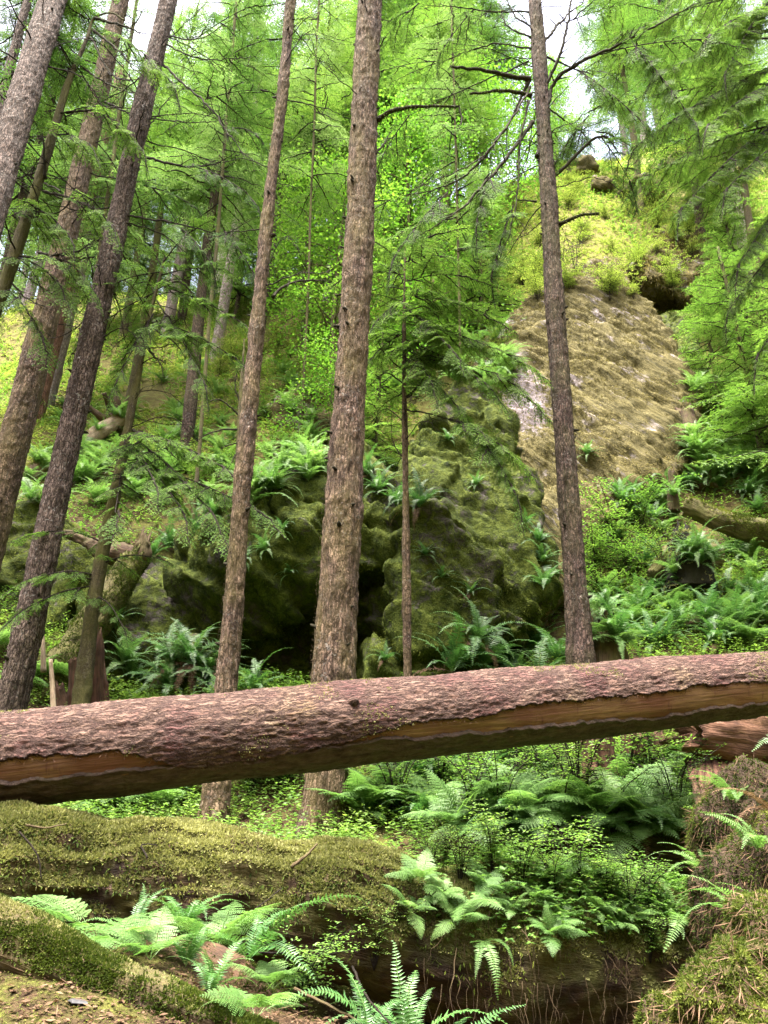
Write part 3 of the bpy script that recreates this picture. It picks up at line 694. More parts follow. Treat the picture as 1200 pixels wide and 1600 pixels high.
# ------------------------------------------------------------------ other logs, stumps and snags
def rough_log(root, name, path, radii, mat, seg=48, n=120, amp=(.04, .02, .01), grain=(1, 1, .2), seed=0, ragged=(0, 0), lean=None, squash=None):
    P = resample(path, n); R = np.interp(np.linspace(0, 1, n), np.linspace(0, 1, len(radii)), radii)
    gr = np.array(grain)
    def disp(c):
        return amp[0] * fbm(c * 2.2 + seed, 3, seed) + amp[1] * ridged(c * gr * 9 + seed, 3, seed + 1) + amp[2] * fbm(c * gr * 34, 3, seed + 2)
    V, Q, T, C = tube(P, R, seg, disp)
    Tn, _, _ = frames(P)
    if ragged[1]:      # splintered far end
        k = np.arange(n - 6, n)
        a = np.arange(seg)
        for r, kk in enumerate(k):
            w = (r / 5.0) ** 1.5
            h = ragged[1] * w * (fbm(np.stack([np.cos(a / seg * 6.283) * 3, np.sin(a / seg * 6.283) * 3, 0 * a + seed], 1), 3, seed + 7) * 1.1 + .25 * RNG.normal(size=seg))
            V[kk * seg:(kk + 1) * seg] += Tn[kk] * h[:, None]
        V[-1] = V[-1] - Tn[-1] * ragged[1] * .6
    mb = MB(); mb.add(V, Q, T, ax=C); o = mb.build(name, mat, root)
    BV.append(bvh_of(V, Q)); return V[:n * seg], Q, o

def mossy(root, V, Q, n, L, W_, hang, mat, seed, up_lo=-.2, freq=1.6, thr=-.2, per=3, name='moss'):
    g = np.random.default_rng(seed); N = vnormals(V, Q); c = V.mean(0)
    cen = V[Q].mean(1); nn = N[Q].mean(1)
    if np.mean(np.sum((V - c) * N, 1)) < 0: N = -N
    P, k = sample_surface(V, Q, N, n, g, lambda c_, m_: np.clip((m_[:, 2] - up_lo) * 1.6, 0, 1))
    f = fbm(P * freq, 4, seed) + .16 * g.normal(size=n) > thr
    mb = moss_tufts(P[f], k[f], L, W_, hang, g, per=per, spread=.45); o = mb.build(name, M[mat], root, smooth=False); o['kind'] = 'stuff'

# mossy nurse log in the near ground
def nurse_log():
    path = pts((-330, 1400, 4.1), (-60, 1394, 4.2), (200, 1396, 4.4), (380, 1400, 4.5), (520, 1428, 4.6), (700, 1470, 4.75), (930, 1500, 5.0), (1100, 1512, 5.3), (1250, 1520, 5.6))
    t = thing('nurse_log', 'huge fallen log thickly covered in golden moss below the peeling log', 'log', path[0])
    V, Q, o = rough_log(t, 'decayed_wood', path, [.33, .35, .33, .30, .33, .41, .42, .40, .36], M['rot_log'], 120, 420, (.09, .035, .012), (1, 1, .25), 5)
    mossy(t, V, Q, 110000, .024, .0085, -.2, 'moss', 12, .05, 1.6, -.34, 3); mossy(t, V, Q, 26000, .022, .008, .0, 'moss_brown', 18, -.1, 1.8, .02, 2, 'brown_moss')
    mossy(t, V, Q, 26000, .035, .008, .7, 'moss_dark', 13, -.35, 1.5, -.02, 2, 'hanging_moss')
    g = np.random.default_rng(4)                                     # roots hanging down its front
    N = vnormals(V, Q); Tt = np.array([0, -1.0, -.1]); k = np.where((np.sum(N * Tt, 1) > .5) | (np.sum(-N * Tt, 1) > .5))[0]
    cand = V[k]; cand = cand[(cand[:, 1] < np.median(cand[:, 1])) & (cand[:, 0] > .25) & (cand[:, 0] < 2.2)]
    mb = MB()
    for i in g.choice(len(cand), min(90, len(cand)), replace=False):
        p = cand[i]; L = g.uniform(.12, .45); m = 7; tt = np.linspace(0, 1, m)[:, None]
        wob = np.cumsum(g.normal(0, .012, (m, 3)), 0); wob[:, 2] = 0
        path2 = p + np.array([0, -.03, 0.02]) + tt * np.array([g.normal(0, .05), -.02, -L]) + wob
        Vv, Qq, Tq, Cc = tube(path2, np.linspace(.0022, .0008, m) * g.uniform(.5, 1.3), 5); mb.add(Vv, Qq, Tq, ax=Cc, tint=.3)
    o = mb.build('hanging_roots', M['rot_dark'], t); o['kind'] = 'stuff'
M['rot_log'] = rotten_mat('decayed nurse log wood', (.022, .013, .008), (.06, .036, .018), (.008, .005, .004), .45, .25)
nurse_log()

t = thing('mossy_log', 'low dark mossed log in the shaded middle right behind the nurse log', 'log', at(560, 1300, 6.5))
V, Q, o = rough_log(t, 'decayed_wood', pts((690, 1305, 6.7), (800, 1300, 6.5), (950, 1310, 6.35), (1060, 1330, 6.2), (1150, 1345, 6.1)), [.1, .2, .24, .24, .2], M['rot_dark'], 60, 160, (.08, .03, .01), seed=9)
mossy(t, V, Q, 16000, .045, .011, .1, 'moss_dark', 14, .05, 1.6, -.3)

t = thing('mossy_log', 'slim mossy brown log slanting across the bottom left corner', 'log', at(0, 1440, 2.8))
V, Q, o = rough_log(t, 'decayed_wood', pts((-160, 1392, 2.95), (20, 1470, 2.85), (200, 1552, 2.75), (300, 1592, 2.7), (420, 1640, 2.65)), [.082, .08, .075, .065, .05], M['rot_brown'], 70, 260, (.02, .02, .012), (1, 1, .15), 11)
mossy(t, V, Q, 30000, .016, .0055, -.1, 'moss_dark', 15, -.25, 6, .0, 3); mossy(t, V, Q, 9000, .013, .005, -.1, 'moss', 17, .2, 4, .05, 3, 'pale_moss')

t = thing('rotten_log', 'splintered reddish rotten log half hidden behind the near ferns', 'log', at(250, 1480, 3.5))
V, Q, o = rough_log(t, 'wood', pts((215, 1462, 3.75), (300, 1510, 3.5), (380, 1548, 3.3), (440, 1590, 3.15)), [.05, .07, .07, .05], M['rot_red'], 50, 120, (.03, .04, .015), (1, 1, .1), 12, (0, .12))
mossy(t, V, Q, 5000, .014, .006, 0, 'moss_dark', 16, .0, 3, -.05)

t = thing('leaning_log', 'mossy log leaning on the dark rock with torn wood at its top', 'log', at(70, 1110, 9.8))
V, Q, o = rough_log(t, 'wood', pts((40, 1125, 9.7), (110, 1030, 10.3), (165, 945, 10.7), (212, 872, 11.1)), [.26, .25, .21, .17], M['wood_moss'], 48, 160, (.05, .035, .015), (1, 1, .1), 21, (0, .35))
mossy(t, V, Q, 14000, .035, .010, .3, 'moss_dark', 22, -.6, 3, -.12)
V, Q, o = rough_log(t, 'torn_root', pts((100, 832, 11.5), (140, 850, 11.4), (190, 868, 11.2), (218, 868, 11.1), (228, 838, 11.1)), [.05, .1, .16, .15, .06], M['rot_dark'], 24, 60, (.06, .05, .02), (1, 1, .3), 23, (0, .2))

t = thing('broken_stump', 'jagged red brown stump at the foot of the thin mossy sapling', 'stump', at(130, 1110, 9.3))
for k, (x0, y0, x1, y1, r0, r1, Yd) in enumerate([(146, 1115, 153, 985, .11, .03, 9.3), (120, 1120, 118, 1035, .13, .05, 9.25), (100, 1125, 92, 1075, .12, .05, 9.3), (160, 1120, 158, 1045, .08, .03, 9.45)]):
    V, Q, o = rough_log(t, 'splinter', pts((x0, y0 + 20, Yd), ((x0 + x1) / 2, (y0 + y1) / 2, Yd), (x1, y1, Yd)), [r0, (r0 + r1) * .55, r1], M['rot_red'], 26, 50, (.03, .03, .015), (1, 1, .12), 30 + k, (0, .12))

t = thing('fallen_log', 'bleached fallen log lying high on the left slope with upturned roots', 'log', at(30, 760, 15))
V, Q, o = rough_log(t, 'wood', pts((-40, 790, 14.6), (60, 735, 15.2), (130, 690, 15.9), (195, 652, 16.6)), [.2, .2, .18, .17], M['rot_pale'], 36, 120, (.03, .02, .01), (1, 1, .1), 41)
mossy(t, V, Q, 2500, .06, .02, 0, 'moss', 42, .2, 1, .0)
g = np.random.default_rng(9)
for k in range(9):
    p0 = at(185, 655, 16.6); a = g.uniform(0, 6.28); L = g.uniform(.35, .8)
    dv = np.array([math.cos(a) * .75, g.uniform(-.4, .3), math.sin(a) * .7 + .25])
    q_ = [p0, p0 + dv * L * .5 + g.normal(0, .07, 3), p0 + dv * L + g.normal(0, .18, 3)]
    rough_log(t, 'root', q_, [.14, .08, .03], M['rot_dark'], 14, 24, (.03, .03, .01), seed=50 + k)

t = thing('mossy_log', 'thick mossy log jutting out of the right edge with a cut dark end', 'log', at(1070, 790, 12.3))
V, Q, o = rough_log(t, 'wood', pts((1320, 870, 11.6), (1200, 836, 12), (1130, 815, 12.2), (1072, 790, 12.4)), [.25, .22, .19, .15], M['wood_moss'], 40, 140, (.05, .03, .01), (1, 1, .2), 61, (0, .08))
mossy(t, V, Q, 12000, .04, .012, .2, 'moss_dark', 62, -.6, 1.5, -.3)

t = thing('hollow_stump', 'hollow burnt black stump with a mossy rim on the right slope', 'stump', at(1075, 900, 11.6))
V, Q, o = rough_log(t, 'wood', pts((1020, 900, 11.6), (1062, 868, 11.8), (1120, 872, 11.9)), [.12, .24, .22], M['wood_moss'], 36, 60, (.06, .04, .02), seed=63)
V, Q, o = rough_log(t, 'charred_core', pts((1080, 925, 11.35), (1076, 885, 11.4), (1062, 828, 11.5)), [.36, .27, .10], M['char'] if 'char' in M else M['rot_dark'], 30, 60, (.08, .07, .02), (1, 1, .3), 64, (0, .25))
mossy(t, V, Q, 1200, .05, .014, 0, 'moss', 66, .2, 1.5, .1)

t = thing('leaning_snag', 'reddish weathered snag leaning beside the right edge of the cliff', 'snag', at(1095, 745, 14.2))
V, Q, o = rough_log(t, 'wood', pts((1105, 765, 14.2), (1088, 705, 14.5), (1068, 642, 14.8)), [.2, .19, .16], M['rot_brown'], 30, 80, (.05, .05, .02), (1, 1, .08), 65, (0, .2))

t = thing('broken_snag', 'short pointed broken snag standing among ferns left of the leaning snag', 'snag', at(1052, 790, 13.4))
V, Q, o = rough_log(t, 'wood', pts((1053, 800, 13.4), (1051, 768, 13.4), (1049, 735, 13.4)), [.10, .08, .03], M['rot_brown'], 22, 50, (.03, .03, .015), (1, 1, .1), 67, (0, .15))

t = thing('old_stump', 'rotting brown stump against the right side of the right trunk', 'stump', at(955, 1060, 9.5))
V, Q, o = rough_log(t, 'wood', pts((945, 1110, 9.5), (945, 1030, 9.55), (940, 975, 9.6)), [.46, .30, .16], M['rot_brown'], 60, 80, (.06, .06, .02), (1, 1, .12), 68, (0, .35))
mossy(t, V, Q, 1500, .03, .01, .2, 'moss', 69, -.2, 2, .1)

t = thing('red_stump', 'crumbling dark red stump below the peeling log at right', 'stump', at(940, 1270, 7.6))
for k, (x0, y0, x1, y1, r0, r1, Yd) in enumerate([(945, 1265, 930, 1130, .15, .12, 7.7), (925, 1270, 922, 1150, .07, .04, 7.5), (985, 1260, 990, 1140, .10, .09, 7.75), (1035, 1250, 1020, 1140, .06, .05, 7.8)]):
    rough_log(t, 'splinter', pts((x0, y0 + 12, Yd), ((x0 + x1) / 2, (y0 + y1) / 2, Yd), (x1, y1, Yd)), [r0, (r0 + r1) * .5, r1], M['rot_red'], 34, 60, (.05, .05, .02), (1, 1, .1), 70 + k, (0, .15))

t = thing('broken_log', 'broken reddish log end under the right part of the peeling log', 'log', at(1080, 1150, 7.6))
V, Q, o = rough_log(t, 'wood', pts((1330, 1175, 7.9), (1200, 1158, 7.7), (1130, 1148, 7.6), (1068, 1140, 7.5)), [.3, .28, .25, .2], M['rot_red2'] if 'rot_red2' in M else M['rot_red'], 48, 120, (.05, .04, .015), (1, 1, .1), 75, (0, .25))
t = thing('root_wad', 'splintered red roots in the dark hollow under the broken log end', 'roots', at(1090, 1240, 7.2))
for k in range(8):
    x0 = 1080 + 12 * k; p = pts((x0, 1190 - 4 * (k % 3), 7.6), (x0 + 6, 1225, 7.3), (x0 + 14 - 5 * (k % 2), 1262, 7.0))
    rough_log(t, 'root', p, [.05, .04, .025], M['rot_red'], 12, 24, (.02, .02, .01), seed=80 + k)

def thatch(t, V, Q, n, seed):
    g = np.random.default_rng(seed); N = vnormals(V, Q)
    if np.mean(np.sum((V - V.mean(0)) * N, 1)) < 0: N = -N
    P, k = sample_surface(V, Q, N, n, g); mb = MB(); d = k * .5 + g.normal(0, .5, P.shape) + np.array([0, 0, -.8])
    Vv, Qq = leaves(P, d, k, g.uniform(.03, .11, n), g.uniform(.002, .006, n)); mb.add(Vv, Qq, tint=np.repeat(g.random(n), 4))
    mb.build('dead_thatch', M['fern_dead'], t, smooth=False)['kind'] = 'stuff'
# the mound with dead fern thatch at lower right
t = thing('mossy_mound', 'mossy stump mound with withered fronds in the bottom right corner', 'mound', at(1150, 1600, 3.2))
c = at(1195, 1640, 3.1); V, Q = remesh([hull(blob_pts(c + [0, 0, -.06], (.36, .36, .3), 24, 3, .3)), hull(blob_pts(c + [.2, .2, .16], (.26, .3, .3), 20, 4, .3))], .022)
V = smooth(V, Q, 3); N = vnormals(V, Q); V = V + N * (.10 * fbm(V * 4, 3, 3) + .05 * ridged(V * 9, 3, 5))[:, None]
mb = MB(); mb.add(V, Q); mb.build('decayed_wood', M['rot_brown'], t); BV.append(bvh_of(V, Q)); thatch(t, V, Q, 5000, 7); mossy(t, V, Q, 9000, .020, .006, .2, 'moss_dark', 31, -.5, 4, .05, 3); mossy(t, V, Q, 34000, .020, .006, .3, 'moss_dark', 34, -.9, 3, -.6, 3, 'dark_moss')
t = thing('root_mound', 'earthy bank of dead fern thatch at the right edge under pale fern fronds', 'mound', at(1180, 1450, 4.3))
c = at(1215, 1440, 4.4); V, Q = remesh([hull(blob_pts(c, (.42, .45, .5), 50, 6, .14)), hull(blob_pts(c + [.3, .4, .35], (.5, .45, .5), 40, 7, .12)), hull(blob_pts(c + [.05, -.1, -.45], (.5, .45, .45), 40, 8, .12))], .03)
V = smooth(V, Q, 3); N = vnormals(V, Q); V = V + N * (.09 * fbm(V * 3, 3, 3) + .03 * ridged(V * 8, 3, 5))[:, None]
mb = MB(); mb.add(V, Q); mb.build('soil', M['dark_soil'], t); BV.append(bvh_of(V, Q)); mossy(t, V, Q, 30000, .022, .007, .4, 'moss_dark', 32, -.8, 2, -.3, 3)
thatch(t, V, Q, 11000, 8)

# two thin grey sticks standing at lower left, one pale flake of stone, fallen sticks
for (a, lab) in (([(68, 1050, 9.1), (67, 1010, 9.15), (66, 990, 9.2)], 'short broken grey stick standing behind the pale fern at left'), ([(84, 1125, 8.6), (82, 1075, 8.6), (79, 1030, 8.6)], 'thin bare grey stick standing just in front of the leaning log')):
    p = pts(*a); V, Q, T, C = tube(resample(p, 16), np.linspace(.035, .022, 16), 8); mb = MB(); mb.add(V, Q, T, ax=C)
    tag(mb.build('dead_stick', M['rot_pale'], origin=p[0]), lab, 'stick')
# ------------------------------------------------------------------ foliage building blocks
def hemlock_branch(L, seed, twig=.055, width=.010, step=.036, sec_step=.05, fine=True):
    """one flat drooping hemlock branch along +X with feathery side sprays; returns V,Q,tint,qmat"""
    g = np.random.default_rng(seed); mb = MB()
    m = 14; s = np.linspace(0, 1, m); wob = np.cumsum(g.normal(0, .015, (m, 2)), 0) * L
    ax = np.stack([s * L, wob[:, 0], -.20 * L * s**2.0 + wob[:, 1] * .6], 1)
    V, Q, T, C = tube(ax, np.interp(s, [0, 1], [.010 + .006 * L, .0025]), 6); mb.add(V, Q, T, ax=C, tint=.3, mat=1)
    Bs = []; Ds = []; Ns = []; Ls = []; Ws = []; Ti = []
    pos = .12 * L; side = 1
    while pos < L * .99:
        f = pos / L; k = f * (m - 1); i = min(int(k), m - 2); p = ax[i] + (ax[i + 1] - ax[i]) * (k - i)
        l = L * (.40 * (1 - f) ** .8 + .05) * g.uniform(.55, 1.15) * min(1, .35 + f * 2.5)
        l = min(l, .75); a = math.radians(g.uniform(42, 66)) * side
        d = np.array([math.cos(a), math.sin(a), g.uniform(-.25, .05)]); d /= np.linalg.norm(d)
        if l > .06 and g.random() > .08:
            nt = max(3, int(l / step)); t = (np.arange(nt) + .5) / nt
            bend = np.stack([0 * t, 0 * t, -.30 * l * t**2], 1)
            c = p + d * (t * l)[:, None] + bend
            w2 = np.concatenate([[p], c[::max(1, nt // 3)], c[-1:]]); 
            if len(w2) > 1 and fine:
                V, Q, T, C = tube(w2, np.linspace(.004, .0015, len(w2)), 3, cap=False); mb.add(V, Q, ax=C, tint=.3, mat=1)
            perp = np.cross([0, 0, 1.0], d); tone = np.clip(.5 + g.normal(0, .16), 0, 1)
            for sd in (-1, 1):
                tl = twig * (1.35 - t * .8) * g.uniform(.6, 1.35, nt) * min(1, .5 + l * 1.6)
                dd = d * .62 + perp * sd * .78 + np.stack([g.normal(0, .12, nt), g.normal(0, .12, nt), g.normal(-.22, .15, nt)], 1)
                Bs.append(c + g.normal(0, .004, c.shape)); Ds.append(dd); Ns.append(np.array([0, 0, 1.0]) + g.normal(0, .3, (nt, 3))); Ls.append(tl); Ws.append(np.full(nt, width) * g.uniform(.7, 1.3, nt)); Ti.append(np.clip(tone + g.normal(0, .1, nt), 0, 1))
                if fine:      # secondary needles along each twig break up its outline
                    for fr in (.35, .7):
                        for s2 in (-1, 1):
                            Bs.append(c + unit(dd) * (tl * fr)[:, None]); Ds.append(unit(dd) * .6 + np.cross(unit(dd), [0, 0, 1.0]) * s2 * .7 + g.normal(0, .1, (nt, 3)))
                            Ns.append(np.array([0, 0, 1.0]) + g.normal(0, .3, (nt, 3))); Ls.append(tl * .42); Ws.append(np.full(nt, width * .75)); Ti.append(np.clip(tone + .06 + g.normal(0, .1, nt), 0, 1))
            Bs.append(c[-1:]); Ds.append(d[None] + [[0, 0, -.3]]); Ns.append(np.array([[0, 0, 1.0]])); Ls.append(np.array([twig])); Ws.append(np.array([width])); Ti.append(np.array([min(1, tone + .15)]))
        pos += sec_step * g.uniform(.5, 1.1) * .5; side = -side
    V, Q = leaves(np.concatenate(Bs), np.concatenate(Ds), np.concatenate(Ns), np.concatenate(Ls), np.concatenate(Ws), .45, .1)
    mb.add(V, Q, tint=np.repeat(np.concatenate(Ti), 4), mat=0)
    V, Q, ti, qm = mb.arrays(); return V, Q, ti, qm, L

HB = {L: [hemlock_branch(L, 100 + int(L * 10) + k) for k in range(4)] for L in (.7, 1.3, 2.0)}
HBM = {L: [hemlock_branch(L, 200 + int(L * 10) + k, .085, .016, .06, .085, False) for k in range(4)] for L in (.8, 1.4, 2.2)}
HBF = {L: [hemlock_branch(L, 300 + int(L * 10) + k, .16, .038, .13, .17, False) for k in range(4)] for L in (1.0, 1.8, 2.8)}

def put(mb, tmpl, p, d, scale=1.0, roll=0.0, up=(0, 0, 1)):
    V, Q, ti, qm, L = tmpl; R = rotmat(d, up, roll)
    mb.add((V * scale) @ R.T + np.asarray(p), Q, tint=np.clip(ti + RNG.normal(0, .05), 0, 1), qmat=qm)
def put_len(mb, lib, p, d, L, roll=None, up=(0, 0, 1)):
    k = min(lib, key=lambda x: abs(x - L)); put(mb, lib[k][RNG.integers(len(lib[k]))], p, d, L / k, RNG.normal(0, .2) if roll is None else roll, up)

def trunk_disp(seed, amp=.012):
    def f(c):
        o = amp * ridged(c * np.array([16, 16, 5.0]) + seed, 3, seed) + amp * .9 * fbm(c * np.array([45, 45, 14.0]), 2, seed + 1) + amp * 1.8 * fbm(c * np.array([2.5, 2.5, 1.2]) + seed, 3, seed + 2) + amp * .45 * np.exp(-((np.mod(c[:, 2] / .47 + .35 * vnoise(c * np.array([4, 4, .6]) + seed, seed + 5), 1) - .5) / .07) ** 2)
        return o - o.mean()
    return f

def hero_tree(name, label, hi, lo, Y, w_hi, w_lo, bark, seed, top=5.0, flare=1.35, sink=.35, seg=72, dz=.035, amp=.012, Yhi=None):
    """tree whose trunk passes through two photo positions; it stands on the ground below"""
    ph, pl = at(hi[0], hi[1], Yhi or Y), at(lo[0], lo[1], Y); d = (ph - pl) / (ph[2] - pl[2])
    if isinstance(w_lo, list): prof = w_lo; w_lo = prof[0][1]
    else: prof = None
    rh = w_hi / 2 * axis_depth(ph) / F_PX; rl = w_lo / 2 * axis_depth(pl) / F_PX
    b = pl.copy()
    for _ in range(12): b = pl + d * (H1(b[0], b[1]) - pl[2])
    z0 = b[2] - sink; z1 = ph[2] + top; n = int((z1 - z0) / dz)
    z = np.linspace(z0, z1, n); P = pl + d * (z - pl[2])[:, None]
    P[:, 0] += .03 * vnoise(np.stack([z * .35, 0 * z, 0 * z + seed], 1), seed); P[:, 1] += .03 * vnoise(np.stack([z * .35, 0 * z + 5, 0 * z], 1), seed + 4)
    slope = (rh - rl) / (ph[2] - pl[2]); R = np.maximum(rl + slope * (z - pl[2]), rh * .5)
    if prof:
        PY = np.array([project(q)[1] for q in P]); ks = [int(np.argmin(np.abs(PY - a))) for a, w in prof]; rs = [.47 * w * axis_depth(P[k]) / F_PX for k, (a, w) in zip(ks, prof)]
        R = np.interp(np.arange(n), ks, rs); R = R * np.interp(np.arange(n), [ks[-1], n - 1], [1, .8])
    Rz = R.copy()
    R = R * (1 + (flare - 1) * np.exp(-np.clip(z - b[2], 0, None) / .25))
    t = thing(name, label, 'tree', b)
    V, Q, T, C = tube(P, R, seg, trunk_disp(seed, amp * min(1, rl / .15)))
    mb = MB(); mb.add(V, Q, T, ax=C); mb.build('trunk', M[bark], t)
    def pos(zz): return pl + d * (zz - pl[2])
    return dict(root=t, pos=pos, base=b, z1=z1, r=lambda zz: float(np.interp(zz, z, Rz)), Y=Y)

def knots(tr, n, seed, z0, z1, size=1.0):
    g = np.random.default_rng(seed)
    for k in range(n):
        mb = MB(); z = g.uniform(z0, z1); a = g.uniform(0, 6.28); p = tr['pos'](z); r = tr['r'](z)
        d = np.array([math.cos(a), math.sin(a), g.uniform(-.2, .5)]); L = (r + g.uniform(.015, .06) * size)
        pp = np.stack([p + d * r * .7, p + d * (r + (L - r) * .5), p + d * L]); 
        V, Q, T, C = tube(pp, np.array([.03, .02, .008]) * g.uniform(.5, 1.0) * size, 7); mb.add(V, Q, T, ax=C)
        mb.build('branch_stub', M['branch'], tr['root'])

def branch(tr, path, r0, r1=.004, mat='branch', label=None, fork=True, seed=0, wig=.02, moss=0, world=False):
    """bare branch through photo positions with their own distances; splits into side twigs"""
    g = np.random.default_rng(seed + int(abs(path[0][0]) * 7 + abs(path[0][1]))); P = path if world else pts(*path)
    L = sum(np.linalg.norm(P[i + 1] - P[i]) for i in range(len(P) - 1)); n = max(12, int(L / .05))
    c = resample(P, n); w = np.cumsum(g.normal(0, wig * .35, c.shape), 0); w -= np.linspace(0, 1, n)[:, None] * w[-1]; c = c + w * min(1, L)
    R = np.interp(np.linspace(0, 1, n), [0, .06, .6, 1], [r0 * 1.6, r0 * 1.15, r0 * .75, r1])
    mb = MB(); V, Q, T, C = tube(c, R, 9, lambda k: .25 * r0 * fbm(k * 30, 2, 3)); mb.add(V, Q, T, ax=C)
    if fork:
        Tn = np.gradient(c, axis=0)
        for _ in range(int(4 + L * 5)):
            i = g.integers(int(n * .3), n - 1); d = unit(unit(Tn[i]) * .8 + g.normal(0, .6, 3) + [0, 0, -.1]); l = g.uniform(.1, .5) * min(1, L * .5)
            q = [c[i], c[i] + d * l * .5 + g.normal(0, .02, 3), c[i] + d * l + np.array([0, 0, -.08]) * l + g.normal(0, .04, 3)]
            q = resample(q, 7); V, Q, T, C = tube(q, np.linspace(R[i] * .5, .0018, 7), 5); mb.add(V, Q, T, ax=C)
            if g.random() < .6:
                d2 = unit(d + g.normal(0, .7, 3)); q2 = resample([q[3], q[3] + d2 * l * .35, q[3] + d2 * l * .6 + [0, 0, -.05]], 5); V, Q, T, C = tube(q2, np.linspace(.003, .0015, 5), 4); mb.add(V, Q, T, ax=C)
    o = mb.build('branch', M[mat], tr['root'])
    if label: o['label'] = label
    if moss:
        mbm = MB(); i = g.integers(0, n, moss); a = g.uniform(0, 6.28, moss); Tn, Nn, Bn = frames(c)
        D = Nn[i] * np.cos(a)[:, None] + Bn[i] * np.sin(a)[:, None]
        V, Q = leaves(c[i] + D * R[i][:, None] * .9, D * .7 + g.normal(0, .4, D.shape) + [0, 0, -.35], g.normal(size=D.shape), g.uniform(.015, .05, moss), .010); mbm.add(V, Q, tint=np.repeat(g.uniform(.1, .7, moss), 4))
        q = mbm.build('moss', M['moss_dark'], o, smooth=False); q['kind'] = 'stuff'
    return c

class Crown:
    def __init__(s, tr, mat='needles', lib=None): s.tr = tr; s.mb = MB(); s.mat = mat; s.lib = lib or HB
    def limb(s, path, r0, dens=1.0, L=(.5, 1.1), start=.25, hang=.25, seed=0, droop=.0):
        """live limb: a bare curved stem carrying drooping side branches; path in world points"""
        g = np.random.default_rng(seed); c = resample(path, 30); ln = np.sum(np.linalg.norm(np.diff(c, axis=0), axis=1))
        V, Q, T, C = tube(c, np.linspace(r0, .005, 30), 7); s.mb.add(V, Q, T, ax=C, mat=1)
        Tn = unit(np.gradient(c, axis=0)); k = int(ln * 7 * dens); sd = 1
        for i in np.linspace(int(30 * start), 29, k).astype(int):
            sd = -sd; a = math.radians(g.uniform(35, 70)) * sd
            d = Tn[i] * math.cos(a) + unit(np.cross([0, 0, 1.0], Tn[i])) * math.sin(a); d = d + np.array([0, 0, g.normal(-hang, .12)])
            f = i / 29; put_len(s.mb, s.lib, c[i], d, g.uniform(*L) * (1.15 - .6 * f))
        put_len(s.mb, s.lib, c[-2], Tn[-1] + [0, 0, -hang], L[1])
    def auto(s, z0, z1, n, Lr, el=(-.25, .2), az=None, seed=0, taper=True, skip=0.0):
        g = np.random.default_rng(seed)
        for k in range(n):
            z = z0 + (z1 - z0) * (k + g.random()) / n; a = g.uniform(0, 2 * np.pi) if az is None else math.radians(g.uniform(*az))
            p = s.tr['pos'](z); e = g.uniform(*el); d = np.array([math.cos(a) * math.cos(e), math.sin(a) * math.cos(e), math.sin(e)])
            L = g.uniform(*Lr) * ((1.1 - .75 * (z - z0) / (z1 - z0)) if taper else 1)
            put_len(s.mb, s.lib, p, d, L)
    def done(s, name='crown'):
        return s.mb.build(name, [M[s.mat], M['twig']], s.tr['root'], smooth=False)

# ------------------------------------------------------------------ the standing trunks of the near ground
tA = hero_tree('conifer_tree', 'grey lichen speckled trunk leaning right, second thick trunk from the left behind the fallen log', (257, 25), (50, 950), 8.8, 26, [(960, 47), (920, 44), (600, 40), (300, 32), (40, 29)], 'bark_grey', 11)
tB = hero_tree('conifer_tree', 'slim straight brown trunk left of the thickest central trunk', (450, 20), (358, 1000), 7.7, 21, [(1280, 41), (1000, 34), (920, 31), (600, 27), (300, 20), (40, 16)], 'bark_warm', 12)
tC = hero_tree('conifer_tree', 'thickest trunk in the middle of the picture with one bent mossy branch', (578, 20), (522, 1000), 7.3, 43, [(1280, 72), (1000, 70), (920, 66), (600, 53), (300, 46), (40, 41)], 'bark_warm', 13, amp=.014)
tD = hero_tree('conifer_tree', 'dark brown trunk at right with many bare branches beside the golden cliff', (836, 20), (908, 1000), 9.2, 23, [(1030, 47), (920, 38), (460, 30), (40, 21)], 'bark_dark', 14, flare=1.25)
tE = hero_tree('conifer_tree', 'broad dark trunk at left partly hidden behind the lichen speckled trunk', (168, 90), (22, 690), 11.0, 30, [(690, 48), (600, 46), (300, 33), (100, 28)], 'bark_warm', 15)
tF = hero_tree('conifer_tree', 'thick purplish grey trunk crossing the upper left corner', (82, 0), (12, 225), 7.6, 45, [(250, 48), (40, 42)], 'bark_grey', 16, Yhi=8.2)
tH = hero_tree('conifer_tree', 'very thin trunk at the extreme upper left beyond the corner trunk', (45, 0), (5, 150), 10.5, 12, 15, 'bark_grey', 17, seg=30)
for tr, n, sd in ((tA, 34, 1), (tB, 40, 2), (tC, 46, 3), (tD, 40, 4), (tE, 24, 5), (tF, 20, 6)): knots(tr, n, sd, tr['base'][2] + .6, tr['z1'] - 3, 1.0)
for tr, sd in ((tA, 1), (tB, 2), (tC, 3), (tD, 4)):      # loose bark scales and moss along the bark
    g = np.random.default_rng(sd + 40); mb = MB(); n = 5200 if tr is tC else 3200
    z = g.uniform(tr['base'][2], tr['z1'] - 2, n); a = g.uniform(0, 6.28, n); p = np.array([tr['pos'](q) for q in z]); r = np.array([tr['r'](q) for q in z])
    D = np.stack([np.cos(a), np.sin(a), 0 * a], 1)
    V, Q = leaves(p + D * (r * 1.005 + .006)[:, None], D * .35 + np.stack([-np.sin(a), np.cos(a), 0 * a], 1) * g.normal(0, .3, (n, 1)) + np.array([0, 0, 1.0]) * g.choice([-1, 1], n)[:, None], D, g.uniform(.012, .035, n), g.uniform(.008, .018, n))
    mb.add(V, Q, ax=V * 3); mb.build('bark_scales', M[('bark_grey', 'bark_warm', 'bark_warm', 'bark_dark')[sd - 1]], tr['root'], smooth=False)['kind'] = 'stuff'

